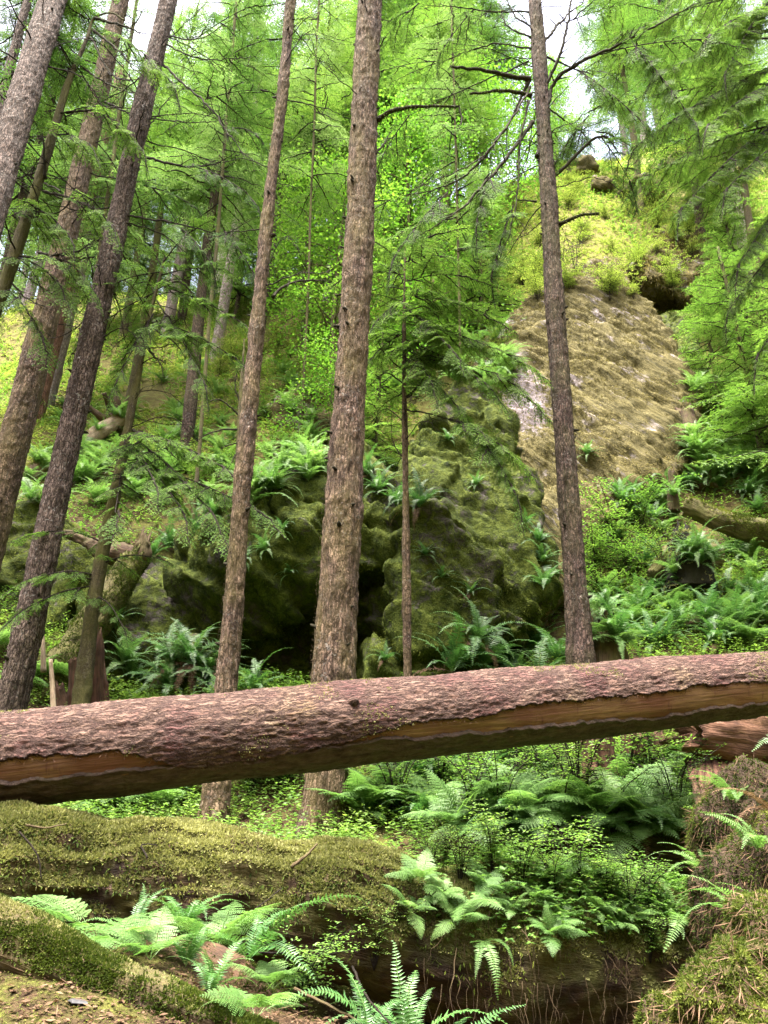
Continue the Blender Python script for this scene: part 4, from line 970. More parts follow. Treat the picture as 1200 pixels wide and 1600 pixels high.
# right trunk: its bare and live branches
Y = 9.2
for a in ([(840, 245, Y), (880, 118, 9.0), (950, 80, 8.6), (1020, 45, 8.2), (1085, 6, 8.0)], .034, .006), ([(846, 150, Y), (872, 90, 9.0), (888, 35, 8.9), (892, -30, 8.8)], .026, .01), ([(846, 75, Y), (875, 40, 9.5), (915, -5, 9.8)], .024, .008), \
        ([(832, 190, Y), (770, 265, 8.9), (705, 335, 8.6), (650, 372, 8.5)], .027, .004), ([(828, 125, Y), (775, 215, 9.4), (700, 290, 9.6), (610, 312, 9.8)], .022, .003), ([(828, 135, Y), (790, 205, 8.8), (735, 260, 8.5), (640, 300, 8.2)], .016, .003), \
        ([(826, 160, Y), (812, 225, 9.1), (803, 320, 9.0), (778, 415, 8.9)], .016, .004), ([(858, 282, Y), (893, 250, 9.1), (940, 215, 9.0), (975, 250, 8.9)], .026, .004), ([(838, 315, Y), (805, 312, 9.2)], .014, .008), \
        ([(832, 75, Y), (770, 70, 9.4), (690, 95, 9.7), (610, 130, 9.9)], .013, .003), ([(830, 20, Y), (740, 15, 9.0), (655, 5, 8.8)], .013, .003), ([(830, 60, Y), (795, 45, 9.3), (780, 5, 9.4)], .014, .006), \
        ([(832, 45, Y), (800, 20, 9.3), (790, -20, 9.4)], .014, .006), ([(852, 90, Y), (905, 110, 9.2), (935, 120, 9.3)], .016, .004), ([(856, 170, Y), (905, 205, 9.3), (930, 240, 9.3)], .012, .003), ([(826, 95, Y), (750, 130, 9.4), (640, 180, 9.8)], .012, .003):
    branch(tD, a[0], a[1], a[2], seed=3)
for a in ([(828, 124, Y), (765, 112, 9.0), (704, 104, 8.8)], .036, .02), ([(829, 149, Y), (780, 143, 9.1), (734, 147, 9.0)], .030, .018), ([(872, 351, Y), (905, 338, 9.1), (936, 334, 9.0)], .028, .020):
    branch(tD, a[0], a[1], a[2], label='short thick moss covered branch stub', fork=False, moss=260)
branch(tC, [(588, 190, 7.3), (622, 172, 7.2), (665, 168, 7.1), (718, 166, 7.0)], .026, .012, label='bent branch thick with moss', fork=False, moss=500)
branch(tC, [(718, 166, 7.0), (722, 185, 7.0), (716, 205, 6.95)], .008, .002, fork=True)
branch(tC, [(585, 240, 7.4), (600, 225, 7.5), (612, 205, 7.6)], .014, .004)
branch(tB, [(428, 465, 7.7), (450, 445, 7.8), (500, 438, 8.0), (520, 442, 8.1)], .016, .004)
g = np.random.default_rng(77)
cD = Crown(tD, 'needles')
for (x0, y0, x1, y1, Ya, Yb, sd) in ((950, 80, 1110, 60, 8.7, 8.0, 1), (985, 62, 1085, 190, 8.5, 8.0, 2), (905, 110, 1010, 195, 9, 8.4, 3), (885, 35, 985, 5, 9.0, 9.2, 4), (850, 210, 935, 205, 9.2, 9.4, 5), (700, 300, 620, 395, 8.7, 8.3, 6), (770, 265, 745, 345, 8.9, 8.8, 7), (690, 95, 600, 110, 9.7, 10, 8), (803, 320, 770, 420, 9, 9, 9), (940, 215, 985, 285, 9, 9, 10), (655, 5, 600, 60, 8.8, 9, 11), (640, 180, 600, 240, 9.8, 10, 12), (920, 180, 870, 250, 9.3, 9.3, 13), (740, 15, 690, 80, 9, 9, 14), (610, 312, 560, 350, 9.8, 9.8, 15)):
    p0, p1 = at(x0, y0, Ya), at(x1, y1, Yb); cD.limb([p0, (p0 + p1) / 2 + [0, 0, .06], p1], .01, 1.0, (.35, .75), .1, .3, sd)
cD.done()

# left trunks: long thin dark branches sweeping right
br = [(tA, [(250, 92, 8.8), (320, 155, 8.4), (378, 228, 8.0), (415, 266, 7.8)], .016), (tA, [(213, 244, 8.8), (255, 254, 8.6), (300, 258, 8.4), (345, 250, 8.3), (372, 232, 8.2)], .018), (tA, [(195, 338, 8.8), (275, 350, 8.5), (350, 361, 8.3), (402, 338, 8.1)], .013),
      (tA, [(255, 58, 8.8), (310, 58, 8.5), (365, 30, 8.3)], .011), (tA, [(252, 66, 8.8), (345, 95, 8.4), (400, 88, 8.2)], .012), (tA, [(232, 185, 8.8), (290, 190, 8.5), (370, 188, 8.2)], .009), (tA, [(222, 225, 8.8), (270, 150, 9.1), (310, 130, 9.3)], .010),
      (tE, [(158, 105, 11), (205, 125, 10.6), (225, 118, 10.4)], .020), (tE, [(150, 150, 11), (215, 185, 10.6)], .022), (tE, [(60, 395, 11), (105, 398, 10.7), (155, 377, 10.4)], .018), (tE, [(95, 300, 11), (40, 270, 11.5), (0, 260, 12)], .012),
      (tF, [(55, 90, 7.9), (20, 110, 8.3), (-10, 95, 8.6)], .012)]
for tr, path, r in br: branch(tr, path, r, .003, 'twig', seed=5)
cA = Crown(tA, 'needles')
for k, (x0, y0, x1, y1, Ya, Yb) in enumerate([(300, 258, 385, 300, 8.4, 8.0), (320, 155, 410, 140, 8.4, 8.4), (345, 95, 420, 60, 8.4, 8.4), (275, 350, 330, 410, 8.5, 8.2), (350, 361, 395, 425, 8.3, 8.2), (310, 58, 390, 10, 8.5, 8.5), (360, 200, 400, 210, 8.1, 8.0), (225, 290, 300, 320, 8.8, 8.7)]):
    p0, p1 = at(x0, y0, Ya), at(x1, y1, Yb); cA.limb([p0, (p0 + p1) / 2 + [0, 0, .05], p1], .009, 1.1, (.35, .7), .05, .35, 20 + k)
cA.done()

# the curved mossy tree at upper left (several photo positions)
def curved_tree(name, label, path, radii, bark, seed, seg=40):
    P = pts(*path); d = P[1] - P[0]; b = P[0].copy()
    for _ in range(12): b = P[0] + d * ((H1(b[0], b[1]) - P[0][2]) / d[2])
    P = [b - d / d[2] * .3] + P if b[2] < P[0][2] - .1 else P
    c = resample(P, 260); R = np.interp(np.linspace(0, 1, 260), np.linspace(0, 1, len(radii)), radii)
    t = thing(name, label, 'tree', b); V, Q, T, C = tube(c, R, seg, trunk_disp(seed, .007)); mb = MB(); mb.add(V, Q, T, ax=C); mb.build('trunk', M[bark], t)
    def pos(z): i = min(np.searchsorted(c[:, 2], z), 259); return c[i]
    return dict(root=t, pos=pos, base=b, z1=c[-1, 2], r=lambda z: radii[-1], c=c)
tG = curved_tree('hemlock_tree', 'thin mossy tree with a hooked top between the corner trunk and the broad dark trunk', [(-40, 560, 8.6), (0, 465, 8.6), (40, 345, 8.6), (78, 225, 8.6), (110, 120, 8.6), (138, 55, 8.6), (148, 28, 8.6), (170, 20, 8.5), (195, 32, 8.4)], [.13, .12, .11, .10, .09, .075, .06, .03, .012], 'bark_mossy', 21)
for path, r in (([(148, 28, 8.6), (190, 38, 8.4), (235, 54, 8.2)], .020), ([(146, 48, 8.6), (185, 80, 8.4), (222, 118, 8.2)], .018), ([(140, 60, 8.6), (180, 120, 8.5), (218, 150, 8.4)], .014), ([(104, 178, 8.6), (150, 172, 8.4), (206, 170, 8.2)], .016), ([(125, 105, 8.6), (175, 130, 8.3), (212, 148, 8.1)], .014),
                ([(68, 300, 8.6), (110, 312, 8.4), (160, 330, 8.2)], .018), ([(52, 330, 8.6), (90, 330, 8.5), (135, 215, 8.3)], .010), ([(108, 135, 8.6), (106, 102, 8.6)], .016), ([(70, 280, 8.6), (68, 215, 8.4), (66, 205, 8.4)], .020), ([(30, 400, 8.6), (75, 402, 8.3), (120, 390, 8.1), (158, 372, 8.0)], .016),
                ([(90, 210, 8.6), (40, 215, 8.9), (0, 235, 9.2)], .012), ([(45, 350, 8.6), (15, 330, 8.8), (-20, 335, 9)], .012), ([(15, 440, 8.6), (45, 470, 8.4), (75, 480, 8.2)], .012), ([(115, 110, 8.6), (60, 90, 8.8), (20, 60, 9.0)], .012)):
    branch(tG, path, r, .004, 'branch', seed=8)
cG = Crown(tG, 'needles_pale')
for k, (x0, y0, x1, y1, Ya, Yb) in enumerate([(190, 60, 270, 130, 8.4, 8.1), (150, 172, 220, 230, 8.4, 8.2), (60, 330, -10, 350, 8.6, 8.8), (45, 320, 110, 370, 8.6, 8.2), (80, 210, 140, 225, 8.6, 8.2), (20, 400, 90, 440, 8.6, 8.2), (120, 100, 60, 150, 8.6, 9.0), (100, 170, 40, 190, 8.6, 9.0), (10, 450, 60, 520, 8.6, 8.3), (5, 340, 70, 345, 8.6, 8.4), (110, 312, 170, 345, 8.4, 8.2), (140, 30, 90, 30, 8.6, 9), (75, 402, 130, 430, 8.3, 8.2), (0, 480, -30, 520, 8.6, 8.6)]):
    p0, p1 = at(x0, y0, Ya), at(x1, y1, Yb); cG.limb([p0, (p0 + p1) / 2 + [0, 0, .08], p1], .009, 1.1, (.35, .75), .05, .3, 50 + k)
cG.done()

# the sapling with the leaning thin trunk
tS = curved_tree('hemlock_sapling', 'thin mossy hemlock sapling leaning right in front of the leaning log', [(125, 1105, 8.9), (150, 920, 8.9), (185, 745, 8.9), (215, 590, 8.9), (240, 470, 8.9), (252, 425, 8.9), (258, 400, 8.9)], [.11, .095, .08, .07, .055, .03, .01], 'bark_mossy', 22, 36)
for path, r in (([(238, 505, 8.9), (262, 510, 8.7), (285, 495, 8.5)], .014), ([(228, 540, 8.9), (250, 565, 8.7), (257, 590, 8.6)], .016), ([(246, 450, 8.9), (275, 440, 8.7), (320, 480, 8.4)], .012), ([(240, 510, 8.9), (275, 540, 8.6), (290, 560, 8.5)], .012), ([(208, 672, 8.9), (240, 690, 8.5), (280, 720, 8.2)], .018), ([(155, 905, 8.9), (120, 900, 8.7), (95, 880, 8.6)], .014), ([(243, 460, 8.9), (225, 440, 9.1), (205, 445, 9.2)], .008)):
    branch(tS, path, r, .004, 'branch', seed=9)
cS = Crown(tS, 'needles_pale')
for k, (x0, y0, x1, y1, Ya, Yb, sc) in enumerate([(250, 430, 345, 420, 8.9, 8.3, 1), (248, 445, 380, 505, 8.9, 8.2, 1), (245, 470, 320, 600, 8.9, 8.2, 1), (240, 500, 370, 560, 8.9, 8.2, 1), (250, 425, 165, 450, 8.9, 8.8, 1), (245, 455, 140, 520, 8.9, 8.8, 1), (240, 490, 180, 600, 8.9, 8.6, 1), (255, 410, 300, 360, 8.9, 8.6, .8), (253, 415, 215, 375, 8.9, 9, .8),
        (208, 672, 350, 730, 8.9, 8.0, 1.2), (205, 680, 330, 800, 8.9, 7.9, 1.2), (200, 700, 280, 790, 8.9, 8.0, 1.1), (195, 720, 390, 790, 8.9, 8.0, 1.2), (190, 735, 180, 800, 8.9, 8.1, 1), (200, 690, 240, 750, 8.9, 8.0, 1), (155, 900, 60, 900, 8.9, 8.4, .9), (150, 915, 40, 950, 8.9, 8.3, .9), (160, 880, 240, 870, 8.9, 8.5, .7), (165, 850, 80, 830, 8.9, 8.6, .8), (150, 930, 190, 975, 8.9, 8.5, .6)]):
    p0, p1 = at(x0, y0, Ya), at(x1, y1, Yb); cS.limb([p0, (p0 + p1) / 2 + [0, 0, .06], p1], .010, 1.25, (.3 * sc, .62 * sc), .12, .18, 80 + k)
cS.done()

# the slender young hemlock behind the central trunk
tK = curved_tree('hemlock_sapling', 'slender young hemlock in front of the rock, between the thickest trunk and the right trunk', [(637, 1075, 9.6), (635, 900, 9.6), (633, 700, 9.6), (631, 560, 9.6), (632, 450, 9.6), (633, 385, 9.6)], [.062, .056, .05, .04, .024, .008], 'bark_warm', 23, 30)
for path, r in (([(632, 640, 9.6), (680, 648, 9.3), (735, 665, 9.1), (760, 690, 9.0)], .011), ([(632, 600, 9.6), (600, 585, 9.7), (575, 605, 9.8)], .010), ([(632, 580, 9.6), (605, 560, 9.5), (585, 520, 9.4)], .009), ([(633, 620, 9.6), (655, 600, 9.8), (660, 560, 9.9)], .009), ([(632, 540, 9.6), (655, 560, 9.4), (672, 600, 9.3)], .009), ([(632, 500, 9.6), (600, 470, 9.8), (570, 465, 9.9)], .008),
                ([(632, 490, 9.6), (660, 480, 9.4), (700, 520, 9.2)], .009), ([(634, 720, 9.6), (615, 690, 9.7), (612, 650, 9.7)], .008), ([(632, 560, 9.6), (690, 560, 9.3), (745, 575, 9.1)], .010), ([(633, 450, 9.6), (620, 420, 9.7), (616, 470, 9.7)], .008), ([(632, 660, 9.6), (600, 640, 9.7), (580, 660, 9.7)], .007)):
    branch(tK, path, r, .003, 'branch', seed=10)
cK = Crown(tK, 'needles_pale')
for k, (x0, y0, x1, y1, Ya, Yb) in enumerate([(632, 440, 720, 430, 9.6, 9.2), (632, 460, 760, 490, 9.6, 9.0), (632, 500, 810, 560, 9.6, 8.9), (632, 530, 760, 600, 9.6, 8.9), (632, 480, 700, 540, 9.6, 8.8), (632, 430, 570, 430, 9.6, 9.6), (632, 420, 590, 380, 9.6, 9.8), (633, 400, 670, 370, 9.6, 9.4), (632, 560, 720, 640, 9.6, 9.0), (700, 655, 790, 700, 9.2, 8.8), (740, 670, 800, 760, 9.1, 8.8), (632, 520, 580, 560, 9.6, 9.6), (632, 410, 690, 400, 9.6, 9.2), (745, 575, 815, 610, 9.1, 8.9), (632, 470, 590, 500, 9.6, 9.4), (632, 540, 670, 590, 9.6, 9.0)]):
    p0, p1 = at(x0, y0, Ya), at(x1, y1, Yb); cK.limb([p0, (p0 + p1) / 2 + [0, 0, .06], p1], .008, 1.7, (.35, .75), .12, .15, 120 + k)
cK.auto(at(632, 640, 9.6)[2], at(632, 395, 9.6)[2], 12, (.6, 1.2), (-.2, .15), seed=5)
cK.done()
# bare mossy dead sapling left of the slim trunk
tL = curved_tree('dead_sapling', 'bare mossy dead sapling with short bent branches just left of the slim straight trunk', [(372, 740, 13.2), (375, 660, 13.2), (378, 590, 13.2), (382, 530, 13.2)], [.10, .08, .06, .015], 'bark_mossy', 24, 24)
for path, r in (([(376, 650, 13.2), (345, 628, 13.0), (305, 640, 12.8)], .018), ([(375, 672, 13.2), (335, 675, 13.0), (300, 692, 12.8)], .018), ([(377, 640, 13.2), (370, 590, 13.1), (382, 560, 13.0)], .014), ([(374, 700, 13.2), (355, 735, 13.0)], .014), ([(375, 690, 13.2), (345, 700, 13.0)], .012), ([(378, 600, 13.2), (395, 570, 13.1)], .012)):
    branch(tL, path, r, .005, 'branch', seed=12)

def dead_auto(tr, y0, y1, n, Lr, r, seed, mat='twig', az=(0, 360)):
    """bare dark branches up a trunk between two photo heights"""
    g = np.random.default_rng(seed); Y_ = tr.get('Y', tr['base'][1]); za, zb = at(300, y0, Y_)[2], at(300, y1, Y_)[2]
    for k in range(n):
        z = za + (zb - za) * (k + g.random()) / n; p = np.array(tr['pos'](z)); a = math.radians(g.uniform(*az)); L = g.uniform(*Lr); h = np.array([math.cos(a), math.sin(a), 0])
        branch(tr, [p, p + h * L * .5 + [0, 0, L * g.uniform(-.15, .2)], p + h * L + [0, 0, L * g.uniform(-.45, .1)]], r * g.uniform(.6, 1.1), .0025, mat, seed=seed * 31 + k, world=True)
for tr, y0, y1, n, L, r, sd in ((tA, 560, 20, 16, (.7, 1.9), .010, 1), (tE, 560, 100, 14, (.7, 2.0), .012, 2), (tF, 250, 0, 8, (.6, 1.6), .012, 3), (tG, 480, 60, 16, (.6, 1.5), .010, 4), (tS, 720, 440, 16, (.4, 1.1), .007, 5), (tD, 330, -20, 16, (.6, 1.7), .009, 6), (tB, 480, 0, 10, (.5, 1.3), .007, 7), (tC, 330, 0, 7, (.4, 1.0), .008, 8), (tK, 720, 420, 16, (.35, .9), .006, 9), (tH, 160, 0, 5, (.5, 1.2), .008, 10)):
    dead_auto(tr, y0, y1, n, L, r, sd)
# ------------------------------------------------------------------ trees further up the slope
def far_conifer(seed, h, r, n, lib, mat, bark, z_low=.18, L0=2.6, cls='hemlock_tree', droop=(-.35, .1)):
    """conifer standing at the origin; the first of its kind, copied for the others"""
    g = np.random.default_rng(seed); root = thing(cls, 'tree', 'tree', (0, 0, 0)); tr = dict(root=root, pos=lambda z: np.array([.1 * math.sin(z * .4 + seed), .1 * math.cos(z * .3 + seed), z]) - np.array([.1 * math.sin(seed), .1 * math.cos(seed), 0]))
    z = np.linspace(-.5, h, 60); P = np.array([tr['pos'](q) for q in z]); V, Q, T, C = tube(P, np.interp(z, [-.5, 0, h], [r * 1.2, r, .02]), 14, trunk_disp(seed, .012)); mb = MB(); mb.add(V, Q, T, ax=C); mb.build('trunk', M[bark], root)
    c = Crown(tr, mat, lib)
    for k in range(n):
        f = (k + g.random()) / n; zz = h * (z_low + (1 - z_low) * f); L = L0 * (1.05 - f) * g.uniform(.6, 1.2) + .3; a = g.uniform(0, 6.283); e = g.uniform(*droop) + .25 * f
        put_len(c.mb, lib, tr['pos'](zz), np.array([math.cos(a) * math.cos(e), math.sin(a) * math.cos(e), math.sin(e)]), L)
    c.done(); return root

def broadleaf(seed, h, spread, nclump, per, leaf, mat, lean=(0, 0), cls='maple_tree'):
    g = np.random.default_rng(seed); root = thing(cls, 'tree', 'tree', (0, 0, 0)); mb = MB(); lf = MB()
    z = np.linspace(-.3, h * .75, 30); trunk = np.stack([lean[0] * (z / h)**2 + .12 * np.sin(z * .8 + seed), lean[1] * (z / h)**2 + .1 * np.cos(z * .7), z], 1)
    V, Q, T, C = tube(trunk, np.linspace(.09, .03, 30), 10); mb.add(V, Q, T, ax=C)
    for k in range(nclump):
        i = g.integers(8, 30); p = trunk[i]; a = g.uniform(0, 6.283); l = spread * g.uniform(.35, 1.0) * (1.15 - .5 * i / 30)
        e = p + np.array([math.cos(a) * l, math.sin(a) * l, g.uniform(-.1, .6) * l])
        q = resample([p, (p + e) / 2 + [0, 0, .15 * l], e], 9); V, Q, T, C = tube(q, np.linspace(.022, .005, 9), 5); mb.add(V, Q, T, ax=C)
        for _ in range(4):
            j = g.integers(3, 9); s = q[j] + g.normal(0, .22, 3) * spread * .35; V, Q, T, C = tube(resample([q[j], s], 3), np.linspace(.006, .003, 3), 4); mb.add(V, Q, T, ax=C)
            m = per; c = s + g.normal(0, 1, (m, 3)) * np.array([.32, .32, .12]) * spread * .42
            d = g.normal(0, 1, (m, 3)) * [1, 1, .35] + [0, 0, -.25]; tone = g.normal(0, .14)
            V, Q = leaves(c, d, np.array([0, 0, 1.0]) + g.normal(0, .45, (m, 3)), leaf * g.uniform(.6, 1.3, m), leaf * g.uniform(.5, .95, m), .45, .12)
            lf.add(V, Q, tint=np.repeat(np.clip(.5 + tone + g.normal(0, .14, m), 0, 1), 4))
    mb.build('trunk', M['bark_mossy'], root); lf.build('crown', M[mat], root, smooth=False); return root

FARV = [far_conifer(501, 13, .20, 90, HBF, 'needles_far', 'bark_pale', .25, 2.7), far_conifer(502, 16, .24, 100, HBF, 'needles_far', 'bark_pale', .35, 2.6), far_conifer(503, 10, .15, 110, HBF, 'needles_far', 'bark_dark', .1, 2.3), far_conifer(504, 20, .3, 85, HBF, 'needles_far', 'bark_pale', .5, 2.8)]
MIDV = [far_conifer(511, 8, .10, 110, HBM, 'needles_pale', 'bark_dark', .12, 2.0), far_conifer(512, 10, .13, 120, HBM, 'needles', 'bark_dark', .3, 2.2), far_conifer(513, 5.5, .07, 90, HBM, 'needles_pale', 'bark_mossy', .08, 1.6)]
MIDV.append(far_conifer(514, 18, .17, 150, HBM, 'needles', 'bark_dark', .42, 2.5, droop=(-.5, .05)))
MIDV.append(far_conifer(515, 17, .15, 140, HBM, 'needles_pale', 'bark_mossy', .46, 2.3, droop=(-.5, .05)))
MAPV = [broadleaf(521, 7.5, 2.6, 26, 62, .088, 'maple', (.5, -.4)), broadleaf(522, 9.5, 2.8, 30, 64, .088, 'maple', (-.6, -.3)), broadleaf(523, 5.5, 2.2, 22, 60, .082, 'maple', (.3, -.6))]
_used = set()
def plant(proto, x, y, rotz, sc, label, group=None, sink=.1, tilt=(0, 0), name=None):
    z = H1(x, y) - sink
    if proto.name in _used: o = copy_thing(proto, (x, y, z), rotz, sc, tilt)
    else:
        _used.add(proto.name); o = proto; o.location = (x, y, z); o.rotation_euler = (tilt[0], tilt[1], rotz); o.scale = (sc,) * 3
    tag(o, label, None, group); return o
def xy(px, Y):   # ground position with this horizontal direction at distance Y (about its height on the hillside)
    p = at(px, 560, Y); return p[0], p[1]

g = np.random.default_rng(31)
# forest on the crest and upper slope: left, middle and right stands
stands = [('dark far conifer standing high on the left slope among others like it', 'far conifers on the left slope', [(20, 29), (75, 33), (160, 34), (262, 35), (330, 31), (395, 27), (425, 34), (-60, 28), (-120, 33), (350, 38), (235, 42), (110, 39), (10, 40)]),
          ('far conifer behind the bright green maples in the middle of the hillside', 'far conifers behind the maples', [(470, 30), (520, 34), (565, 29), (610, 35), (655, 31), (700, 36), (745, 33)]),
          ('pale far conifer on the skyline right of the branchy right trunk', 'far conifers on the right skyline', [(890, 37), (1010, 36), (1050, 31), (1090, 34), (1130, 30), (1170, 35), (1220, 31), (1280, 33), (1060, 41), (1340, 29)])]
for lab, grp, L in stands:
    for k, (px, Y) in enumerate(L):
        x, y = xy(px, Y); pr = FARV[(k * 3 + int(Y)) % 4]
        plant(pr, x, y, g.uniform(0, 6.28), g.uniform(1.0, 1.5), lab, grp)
# pale bare trunks seen between the leaves on the left slope
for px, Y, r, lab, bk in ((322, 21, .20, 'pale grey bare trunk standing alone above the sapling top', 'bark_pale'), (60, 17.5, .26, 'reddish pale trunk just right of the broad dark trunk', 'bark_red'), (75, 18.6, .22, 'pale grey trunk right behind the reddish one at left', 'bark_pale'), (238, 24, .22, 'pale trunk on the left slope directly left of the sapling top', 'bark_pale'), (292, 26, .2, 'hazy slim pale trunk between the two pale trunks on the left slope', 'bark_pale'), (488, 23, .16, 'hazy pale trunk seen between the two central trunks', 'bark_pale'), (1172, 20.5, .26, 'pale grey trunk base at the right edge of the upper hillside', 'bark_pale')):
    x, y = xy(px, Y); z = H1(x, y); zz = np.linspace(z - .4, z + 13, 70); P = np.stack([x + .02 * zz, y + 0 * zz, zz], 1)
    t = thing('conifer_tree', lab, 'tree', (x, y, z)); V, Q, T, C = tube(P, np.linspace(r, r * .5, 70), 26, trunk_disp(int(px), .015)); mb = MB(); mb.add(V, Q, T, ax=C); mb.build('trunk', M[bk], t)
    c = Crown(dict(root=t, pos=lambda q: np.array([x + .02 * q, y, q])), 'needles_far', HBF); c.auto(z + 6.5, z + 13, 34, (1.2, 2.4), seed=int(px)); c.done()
# maples and alders glowing in the middle
for k, (px, Y, v, sc, lab) in enumerate([(520, 17, 1, 1.1, 'tall bright green maple between the slim trunk and the thickest trunk'), (630, 18.5, 0, 1.25, 'bright green maple rising behind the young hemlock'), (470, 19.5, 0, 1.1, 'bright green maple behind the slim straight trunk'), (700, 21, 1, 1.25, 'leafy green maple between the young hemlock and the right trunk'), (570, 23, 1, 1.35, 'big bright maple high behind the thickest trunk'), (770, 23, 0, 1.2, 'maple close to the left side of the right trunk'), (420, 24, 1, 1.1, 'maple up the slope left of the slim trunk'),
                                       (655, 16.5, 2, 1.0, 'small maple bush on the slope above the rock peak'), (540, 15.5, 2, .8, 'low leafy maple on the slope directly above the outcrop'), (830, 26, 1, 1.1, 'maple on the skyline behind the right trunk'), (610, 26, 1, 1.5, 'tallest maple at the top middle of the picture'), (500, 27, 1, 1.5, 'tall maple filling the gap between the two central trunks at the top')]):
    x, y = xy(px, Y); plant(MAPV[v], x, y, g.uniform(0, 6.28), sc, lab, 'bright green maples in the middle')
# mid-distance hemlocks
for k, (px, Y, v, sc, lab) in enumerate([(55, 21, 3, 1.0, 'tall hemlock whose crown closes the sky between the corner trunk and the broad dark trunk'), (185, 23, 4, 1.05, 'tall hemlock whose crown closes the sky left of the slim trunk top'), (275, 25, 3, 1.1, 'tall hemlock high at the top edge between the speckled trunk and the slim trunk'), (360, 24, 0, 1.0, 'hemlock high on the slope behind the slim trunk'), (150, 25, 1, 1.1, 'hemlock high on the left slope'), (590, 15, 2, .8, 'small hemlock just right behind the thickest trunk'), (750, 17.5, 2, 1.1, 'soft green hemlock on top of the rock ridge'), (150, 24, 1, 1.2, 'hemlock high on the left slope'),
                                       (1165, 14.6, 2, 1.15, 'light green hemlock sapling by the right edge above the jutting mossy log'), (310, 16, 3, 1.0, 'tall hemlock with crown filling the gap left of the slim trunk'), (215, 18.5, 4, 1.0, 'tall hemlock far behind the sapling top'), (-20, 16, 3, 1.0, 'tall hemlock at the left edge behind the corner trunk'), (400, 21, 3, 1.1, 'tall hemlock crown right behind the slim trunk'), (475, 20, 4, 1.1, 'tall hemlock crown between the two central trunks'), (690, 19, 4, 1.0, 'tall hemlock crown left of the branchy right trunk'), (770, 24, 3, 1.1, 'tall hemlock directly behind the branchy right trunk'), (1030, 22, 4, .95, 'tall pale hemlock over the upper hillside at right'), (1120, 19, 3, 1.0, 'tall hemlock on the right slope behind the hanging limbs'), (1210, 17, 4, 1.0, 'tall hemlock at the right edge above the hillside'), (630, 24, 3, 1.2, 'tall hemlock high behind the young hemlock'), (550, 22, 4, 1.2, 'tall hemlock crown hidden by the thickest trunk'), (1110, 15.5, 2, .85, 'hemlock sapling right of the leaning snag'), (1290, 13, 0, 1.2, 'tall hemlock outside the right edge hanging into view'), (1180, 17.5, 0, .9, 'hemlock high on the right slope under the hanging sprays'), (1135, 21, 0, .8, 'hemlock near the pale trunk base at upper right')]):
    x, y = xy(px, Y); plant(MIDV[v], x, y, g.uniform(0, 6.28), sc, lab, 'hemlocks on the slope')
# big hemlock just outside the right edge: its limbs hang into the upper right
tR = hero_tree('hemlock_tree', 'hemlock standing outside the right edge whose long limbs hang into the upper right corner', (1230, 0), (1420, 800), 9.5, 30, 50, 'bark_dark', 25, top=4, seg=30)
cR = Crown(tR, 'needles_pale')
for k, (x0, y0, x1, y1, Ya, Yb) in enumerate([(1250, 40, 1020, 120, 9.5, 8.6), (1255, 90, 990, 230, 9.5, 8.8), (1270, 160, 1060, 330, 9.5, 8.6), (1240, -20, 960, 60, 9.5, 9.0), (1260, 120, 1100, 200, 9.5, 8.0), (1280, 200, 1130, 300, 9.5, 8.2), (1290, 260, 1150, 420, 9.5, 8.6), (1240, 10, 1100, 60, 9.5, 8.0), (1230, -40, 1050, -10, 9.5, 8.6), (1265, 130, 930, 170, 9.5, 10.2), (1250, 60, 940, 90, 9.5, 10.6), (1300, 330, 1140, 480, 9.5, 9.0), (1320, 420, 1180, 560, 9.5, 8.8), (1275, 180, 1000, 280, 9.5, 10), (1235, -30, 1130, 120, 9.5, 8.4)]):
    p0, p1 = at(x0, y0, Ya), at(x1, y1, Yb); cR.limb([p0, (p0 * .5 + p1 * .5) + [0, 0, .22], p1], .022, 1.4, (.35, .8), .25, .4, 160 + k)
cR.done()
# another outside the left edge and one up between the left trunks, hanging in from above
tU = hero_tree('hemlock_tree', 'hemlock behind the slim trunk whose sprays hang down from the top edge', (372, -40), (322, 560), 14, 4, 6, 'bark_mossy', 26, top=5, seg=24)
cU = Crown(tU, 'needles_far', HBM)
cU.auto(at(345, 330, 14)[2], tU['z1'], 60, (1.0, 2.4), (-.5, 0), seed=3); cU.done()
tV = hero_tree('hemlock_tree', 'hemlock behind the broad dark trunk filling the upper left with sprays', (220, -40), (130, 560), 15.5, 5, 7, 'bark_mossy', 27, top=4, seg=24)
cV = Crown(tV, 'needles_far', HBM); cV.auto(at(150, 480, 15.5)[2], tV['z1'], 70, (1.0, 2.6), (-.45, .1), seed=4); cV.done()
tW = hero_tree('hemlock_tree', 'thin hemlock between the two central trunks with sprays hanging at the top', (500, -40), (480, 480), 16, 3, 4, 'bark_mossy', 28, top=4, seg=20)
cW = Crown(tW, 'needles_far', HBM); cW.auto(at(485, 300, 16)[2], tW['z1'], 60, (.8, 2.0), (-.5, .0), seed=6); cW.done()
tX = hero_tree('hemlock_tree', 'thin hemlock left of the branchy right trunk with soft hanging sprays', (705, -40), (715, 420), 15, 3, 4, 'bark_mossy', 29, top=4, seg=20)
cX = Crown(tX, 'needles_far', HBM); cX.auto(at(710, 400, 15)[2], tX['z1'], 70, (.8, 2.1), (-.5, .0), seed=7); cX.done()

for tr, n, ya, sd in ((tF, 14, 120, 11), (tH, 34, 160, 12)):
    c = Crown(tr, 'needles'); c.auto(at(20, ya, tr['Y'])[2], tr['z1'] - .5, n, (.7, 1.7), (-.4, .1), az=(20, 170), seed=sd, taper=False); c.done()
